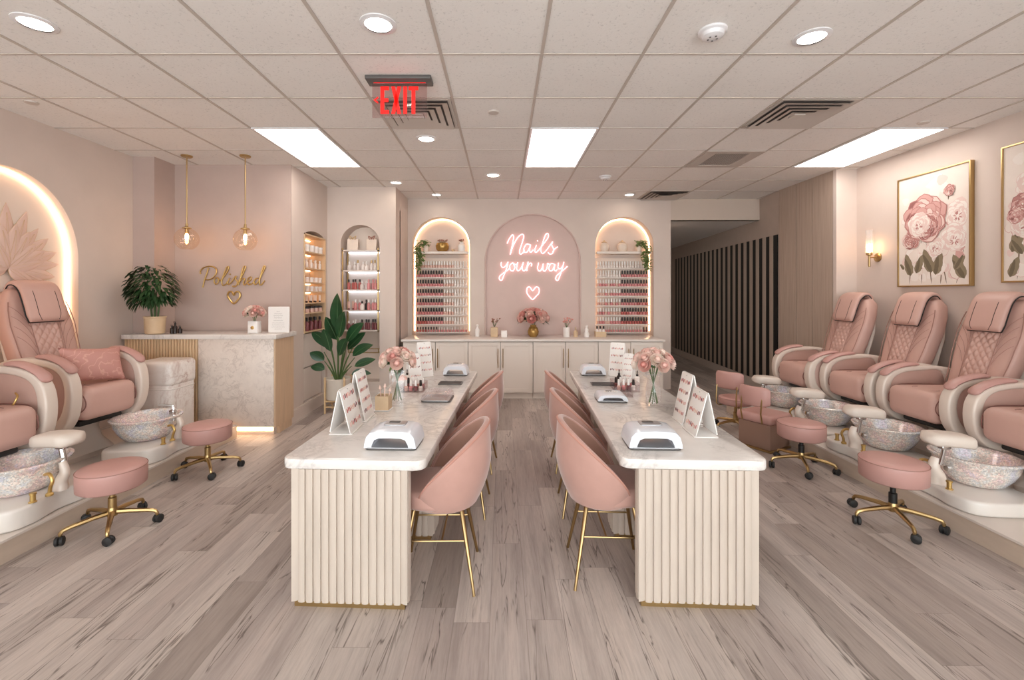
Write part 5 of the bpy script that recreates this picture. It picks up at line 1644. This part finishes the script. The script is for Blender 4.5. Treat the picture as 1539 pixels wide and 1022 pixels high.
card_stand('small white sample stand near the far end of the left table, nearer of two', (-.86, 4.52, TZ), -1.0, .13, .27, 3)
card_stand('tall white sample stand near the far end of the left table, farther of two', (-.80, 4.78, TZ), -.95, .16, .36, 4)
card_stand('tall clear-white sample stand at the far end of the right table, farther of two', (1.20, 4.80, TZ), -2.2, .16, .35, 4)
card_stand('narrow white sample stand at the far end of the right table, nearer of two', (1.24, 4.52, TZ), -2.2, .10, .27, 4)

# wooden caddy of brushes
t = thing('wooden_caddy', 'small wooden box holding brushes, behind the sample stands on left table', 'caddy', (-.90, 3.43, TZ), TROT)
b = MB(); b.box(-.05, -.05, 0, .05, .05, .008)
b.box(-.05, -.05, .008, .05, -.044, .11); b.box(-.05, .044, .008, .05, .05, .11); b.box(-.05, -.044, .008, -.044, .044, .11); b.box(.044, -.044, .008, .05, .044, .11)
b.build('box', 'pot_tan', t)
MB().rbox(0, 0, -.0, .12, .12, .006, .004, 1).build('base', 'white_plastic', t).location.z = .003
for k, (x, y, h) in enumerate(((-.02, .01, .17), (.01, -.015, .19), (.025, .02, .15))):
    o = MB().tube([(x, y, 0), (x * 1.5, y * 1.3, h - .03), (x * 1.6, y * 1.3, h - .025), (x * 1.7, y * 1.3, h)], [.004, .005, .012, .003], 8).build('makeup_brush', 'rose_b', None, (-.90, 3.43, TZ + .009), TROT)
    tag(o, 'pink-tipped brush standing in the wooden box, %s one' % ['left', 'tallest', 'right'][k], 'brush', 'brushes in the wooden box')

def organiser(label, loc, w, d, h, tiers=2):
    t = thing('acrylic_organiser', label, 'organiser', loc, TROT, 'clear acrylic organisers on the manicure tables')
    b = MB()
    b.box(-w / 2, -d / 2, 0, w / 2, d / 2, .005)
    for x in (-w / 2, w / 2 - .004): b.box(x, -d / 2, .005, x + .004, d / 2, h)
    b.box(-w / 2 + .004, d / 2 - .004, .005, w / 2 - .004, d / 2, h); b.box(-w / 2 + .004, -d / 2, .005, w / 2 - .004, -d / 2 + .004, h * .6)
    if tiers > 1: b.box(-w / 2 + .004, 0, .005, w / 2 - .004, .004, h * .8)
    b.build('tray', 'acrylic', t, merge=False)
organiser('clear acrylic tray of small bottles behind the vase, left table', (-.80, 4.12, TZ), .20, .22, .07)
organiser('clear acrylic tray of small bottles behind the vase, right table', (1.12, 4.15, TZ), .22, .24, .08)
organiser('shallow clear acrylic tray beside the round vase, right table', (1.04, 3.90, TZ), .14, .16, .04, 1)
for side, cx, cy in (('left', -.80, 4.12), ('right', 1.12, 4.15)):
    k = 0
    for i in range(4):
        for j in range(2):
            body = ['bottle_nude', 'bottle_pink', 'bottle_wine', 'bottle_white'][(i + j * 2) % 4]; cap = 'cap_black' if (i * 2 + j) % 5 == 1 else 'cap_white'
            place_bottle(body, cap, (cx - .066 + .044 * i, cy - .055 + .11 * j, TZ + .0055), 'small %s polish bottle in the %s row, %s in, of the %s table tray' % (CN[body], ['front', 'back'][j], ['first', 'second', 'third', 'fourth'][i], side), 'polish bottles in the %s table tray' % side, 1.0)
for x, y, lb, m in ((1.14, 4.42, 'dark pump bottle among the clear trays on the right table', 'cap_black'), (1.30, 4.36, 'small white dropper bottle among the clear trays on the right table', 'bottle_white'), (-.93, 4.42, 'small white dropper bottle near the far stands on the left table', 'bottle_white')):
    t = thing('dropper_bottle', lb, 'bottle', (x, y, TZ))
    MB().lathe([(.0005, 0), (.022, 0), (.022, .07), (.009, .085), (.0005, .085)], 14).build('body', m, t)
    MB().lathe([(.0005, .083), (.011, .083), (.011, .10), (.004, .103), (.005, .135), (.0005, .138)], 12).build('dropper', 'cap_black', t)
t = thing('trinket_box', 'little pink peaked box by the far stands on the left table', 'box', (-.95, 4.30, TZ), .2)
MB().rbox(0, 0, .03, .10, .08, .06, .006, 1).build('body', 'paper', t)
b = MB(); b.M = T(0, 0, .06) @ XZ; b.prism([(-.055, 0), (.055, 0), (0, .05)], -.042, .042, .002); b.build('lid', 'rose_a', t)

# ================================================================== WALL ART
def petal_poly(b, c, ang, L, W, w, mi, tip=.5, bend=0.0):
    pts = []
    n = 9
    ca, sa = math.cos(ang), math.sin(ang)
    prof = [(t_ / n, math.sin(PI * (t_ / n) ** (1.15 if tip == .62 else tip)) ** .62) for t_ in range(n + 1)]
    for sgn, seq in ((1, prof), (-1, prof[::-1])):
        for t_, r_ in seq:
            if (t_ in (0, 1)) and sgn < 0: continue
            x = L * t_; y = sgn * W * r_ * (1 + .08 * math.sin(t_ * 23 + ang * 7)) + bend * L * t_ * t_
            pts.append((c[0] + x * ca - y * sa, c[1] + x * sa + y * ca, w))
    b.add(pts, [tuple(range(len(pts)))], mi)
PAL = ['canvas', 'paint_pale', 'paint_pink', 'paint_rose', 'paint_deep', 'paint_white', 'paint_leaf', 'paint_leaf_dark', 'paint_stem']
def painting(label, y0, y1, z0, z1, flowers, leaves, stems, seed):
    t = thing('framed_painting', label, 'painting', (WR - .001, y1, z0))
    W, H = y1 - y0, z1 - z0
    M = Matrix(((0, 0, -1, 0), (-1, 0, 0, 0), (0, 1, 0, 0), (0, 0, 0, 1)))
    f = MB(); f.M = M
    f.prism([(0, 0), (W, 0), (W, H), (0, H)], 0.0, .045, .003, holes=[[(.016, .016), (W - .016, .016), (W - .016, H - .016), (.016, H - .016)]])
    f.build('frame', 'brass', t)
    r_ = random.Random(seed)
    b = MB(); b.M = M
    b.box(.016, .016, .004, W - .016, H - .016, .034, mi=0)
    w = [.0343]
    def nx(): w[0] += .000006; return w[0]
    def clip_ok(x, y, m=.03): return m < x < W - m and m < y < H - m
    def pet(c, a, L, Wd, mi, tip=.6, bend=0):
        # keep every painted petal on the canvas
        for q in range(12):
            ex, ey = c[0] + L * math.cos(a), c[1] + L * math.sin(a)
            if clip_ok(ex, ey, .02 + Wd * .6) and clip_ok(c[0], c[1], .02): break
            L *= .85; Wd *= .88
        if L > .02: petal_poly(b, c, a, L, Wd, nx(), mi, tip, bend)
    for k in range(26):
        pet((r_.uniform(.08, W - .08), r_.uniform(.1, H - .08)), r_.uniform(0, 6.28), r_.uniform(.08, .2), r_.uniform(.03, .07), r_.choice([0, 5, 1, 5]))
    for (x0, y0_, x1, y1_) in stems:
        dx, dy = x1 - x0, y1_ - y0_; L = math.hypot(dx, dy)
        petal_poly(b, (x0 * W, y0_ * H), math.atan2(dy * H, dx * W), math.hypot(dx * W, dy * H), .006, nx(), 8, .5, .05)
    f0 = flowers[-3 if seed == 3 else -1]
    for k in range(44):
        x_ = (f0[0] + r_.uniform(-.28, .42)) * W; y_ = (f0[1] + r_.uniform(-.36, .12)) * H
        if not clip_ok(x_, y_, .06): continue
        a = r_.uniform(3.6, 5.8); L = r_.uniform(.09, .19)
        pet((x_, y_), a, L * 1.04, L * .36, r_.choice([1, 2, 1]), .62); pet((x_, y_), a, L, L * .33, r_.choice([5, 1, 5, 0, 2]), .62)
    for (x, y, a, L) in leaves:
        pet((x * W, y * H), a, L, L * .20, 6, .7); pet((x * W, y * H), a + .08, L * .85, L * .09, 7, .7, .05)
    for (cx, cy, R, pale) in flowers:
        cx *= W; cy *= H
        cols = {0: [3, 2, 1, 2, 4, 2, 1], 1: [1, 5, 1, 5, 1, 5, 5], 2: [4, 3, 2, 3, 2, 1, 3]}[pale]
        for ring in range(7):
            rr = R * (1 - ring * .125); n = 11 - ring
            for k in range(n):
                a = 2 * PI * k / n + ring * .9 + r_.uniform(-.2, .2)
                off = rr * r_.uniform(.30, .45)
                c = (cx + off * math.cos(a) * .6, cy + off * math.sin(a) * .6 - R * .05 * ring)
                L = rr * r_.uniform(.55, .75); Wd = L * r_.uniform(.40, .55)
                pet(c, a, L * 1.05, Wd * 1.12, 4 if pale == 2 and ring % 2 else (3 if pale == 0 else 1), .62)
                pet(c, a, L, Wd, cols[(ring + k) % 7], .62)
                pet(c, a + .1, L * .7, Wd * .35, 1 if pale == 0 else 5, .6)
        for k in range(12):
            a = r_.uniform(0, 6.28); pet((cx + R * .1 * math.cos(a), cy - R * .2 + R * .1 * math.sin(a)), a, R * .22, R * .03, 4 if pale == 0 else 3, .6)
    b.build('canvas', PAL, t, merge=False)
painting('gold-framed painting of one large pink peony with a bud, above the right chairs', 4.50, 5.335, 1.745, 3.0,
         [(.84, .60, .17, 1), (.80, .40, .16, 1), (.55, .34, .12, 1), (.20, .42, .12, 2), (.40, .60, .30, 0), (.44, .52, .16, 2), (.33, .56, .15, 1), (.74, .80, .07, 2)],
         [(.2, .1, 1.8, .26), (.28, .12, 1.2, .22), (.5, .12, 1.9, .28), (.55, .1, 1.3, .26), (.92, .06, 2.0, .28), (.8, .14, .9, .2), (.1, .16, 2.2, .16)],
         [(.18, .02, .25, .5), (.36, .02, .38, .5), (.5, .02, .45, .4), (.7, .02, .6, .4), (.82, .02, .95, .35), (.72, .72, .74, .82), (.62, .02, .66, .3)], 3)
painting('gold-framed painting of pale peonies at the right picture edge, mostly cut off', 3.39, 4.225, 1.77, 3.03,
         [(.35, .88, .12, 1), (.55, .72, .20, 1), (.30, .70, .16, 1), (.24, .42, .15, 1), (.75, .38, .22, 0), (.22, .55, .14, 2), (.14, .48, .08, 0)],
         [(.1, .22, 1.2, .24), (.2, .2, 2.0, .2), (.3, .12, .8, .26), (.08, .04, 1.2, .2)], [(.15, .02, .2, .4), (.3, .06, .2, .3), (.5, .02, .6, .4)], 8)

# lotus relief in the left arch
t = thing('lotus_relief', 'pale pink lotus flower relief inside the big lit arch, left wall', 'wall relief', (WL - .118, 4.17, 1.90))
r_ = random.Random(5)
lay = []
for a, L, W_ in ((90, .62, .075), (72, .60, .07), (108, .58, .07), (55, .55, .06), (126, .52, .06), (40, .60, .07), (22, .56, .075), (8, .50, .065), (-8, .46, .07), (-22, .42, .06), (142, .5, .06), (158, .5, .07), (172, .5, .06), (190, .45, .06), (62, .42, .07), (80, .44, .075), (98, .42, .07), (30, .40, .06), (45, .36, .06), (14, .34, .06), (115, .36, .06), (-35, .34, .05)):
    lay.append((math.radians(a), L * .98, W_))
for i, (a, L, W_) in enumerate(lay):
    b = MB()
    ca, sa = math.cos(a), math.sin(a); base = .002 + .0035 * i / 3
    L = min(L, .50) if ca > .5 else L
    def f(u, v):
        w_ = W_ * 1.25 * math.sin(PI * min(1, u ** .75)) ** .75 * (1 - .2 * u); y = (v - .5) * 2 * w_; x = L * u
        dd = abs(v - .5) * 2
        h = base + .016 * (1 - dd ** 2) * math.sin(PI * min(1, u + .1)) + .004
        if dd > .99: h = base
        return (h, x * ca - y * sa, x * sa + y * ca)
    b.grid(f, 14, 10)
    o = b.build('petal', 'petal_relief', t, angle=80)
    ed = MB()
    ed.tube([f(u / 14, 0.0) for u in range(15)] + [f(u / 14, 1.0) for u in range(13, -1, -1)], .0018, 4)
    for q in (.35, .65): ed.tube([Vector(f(.05 + .8 * u / 10, .5 + (q - .5) * (1 - u / 12))) + Vector((.001, 0, 0)) for u in range(11)], .0012, 4)
    ed.build('petal_line', 'relief_gold', o)
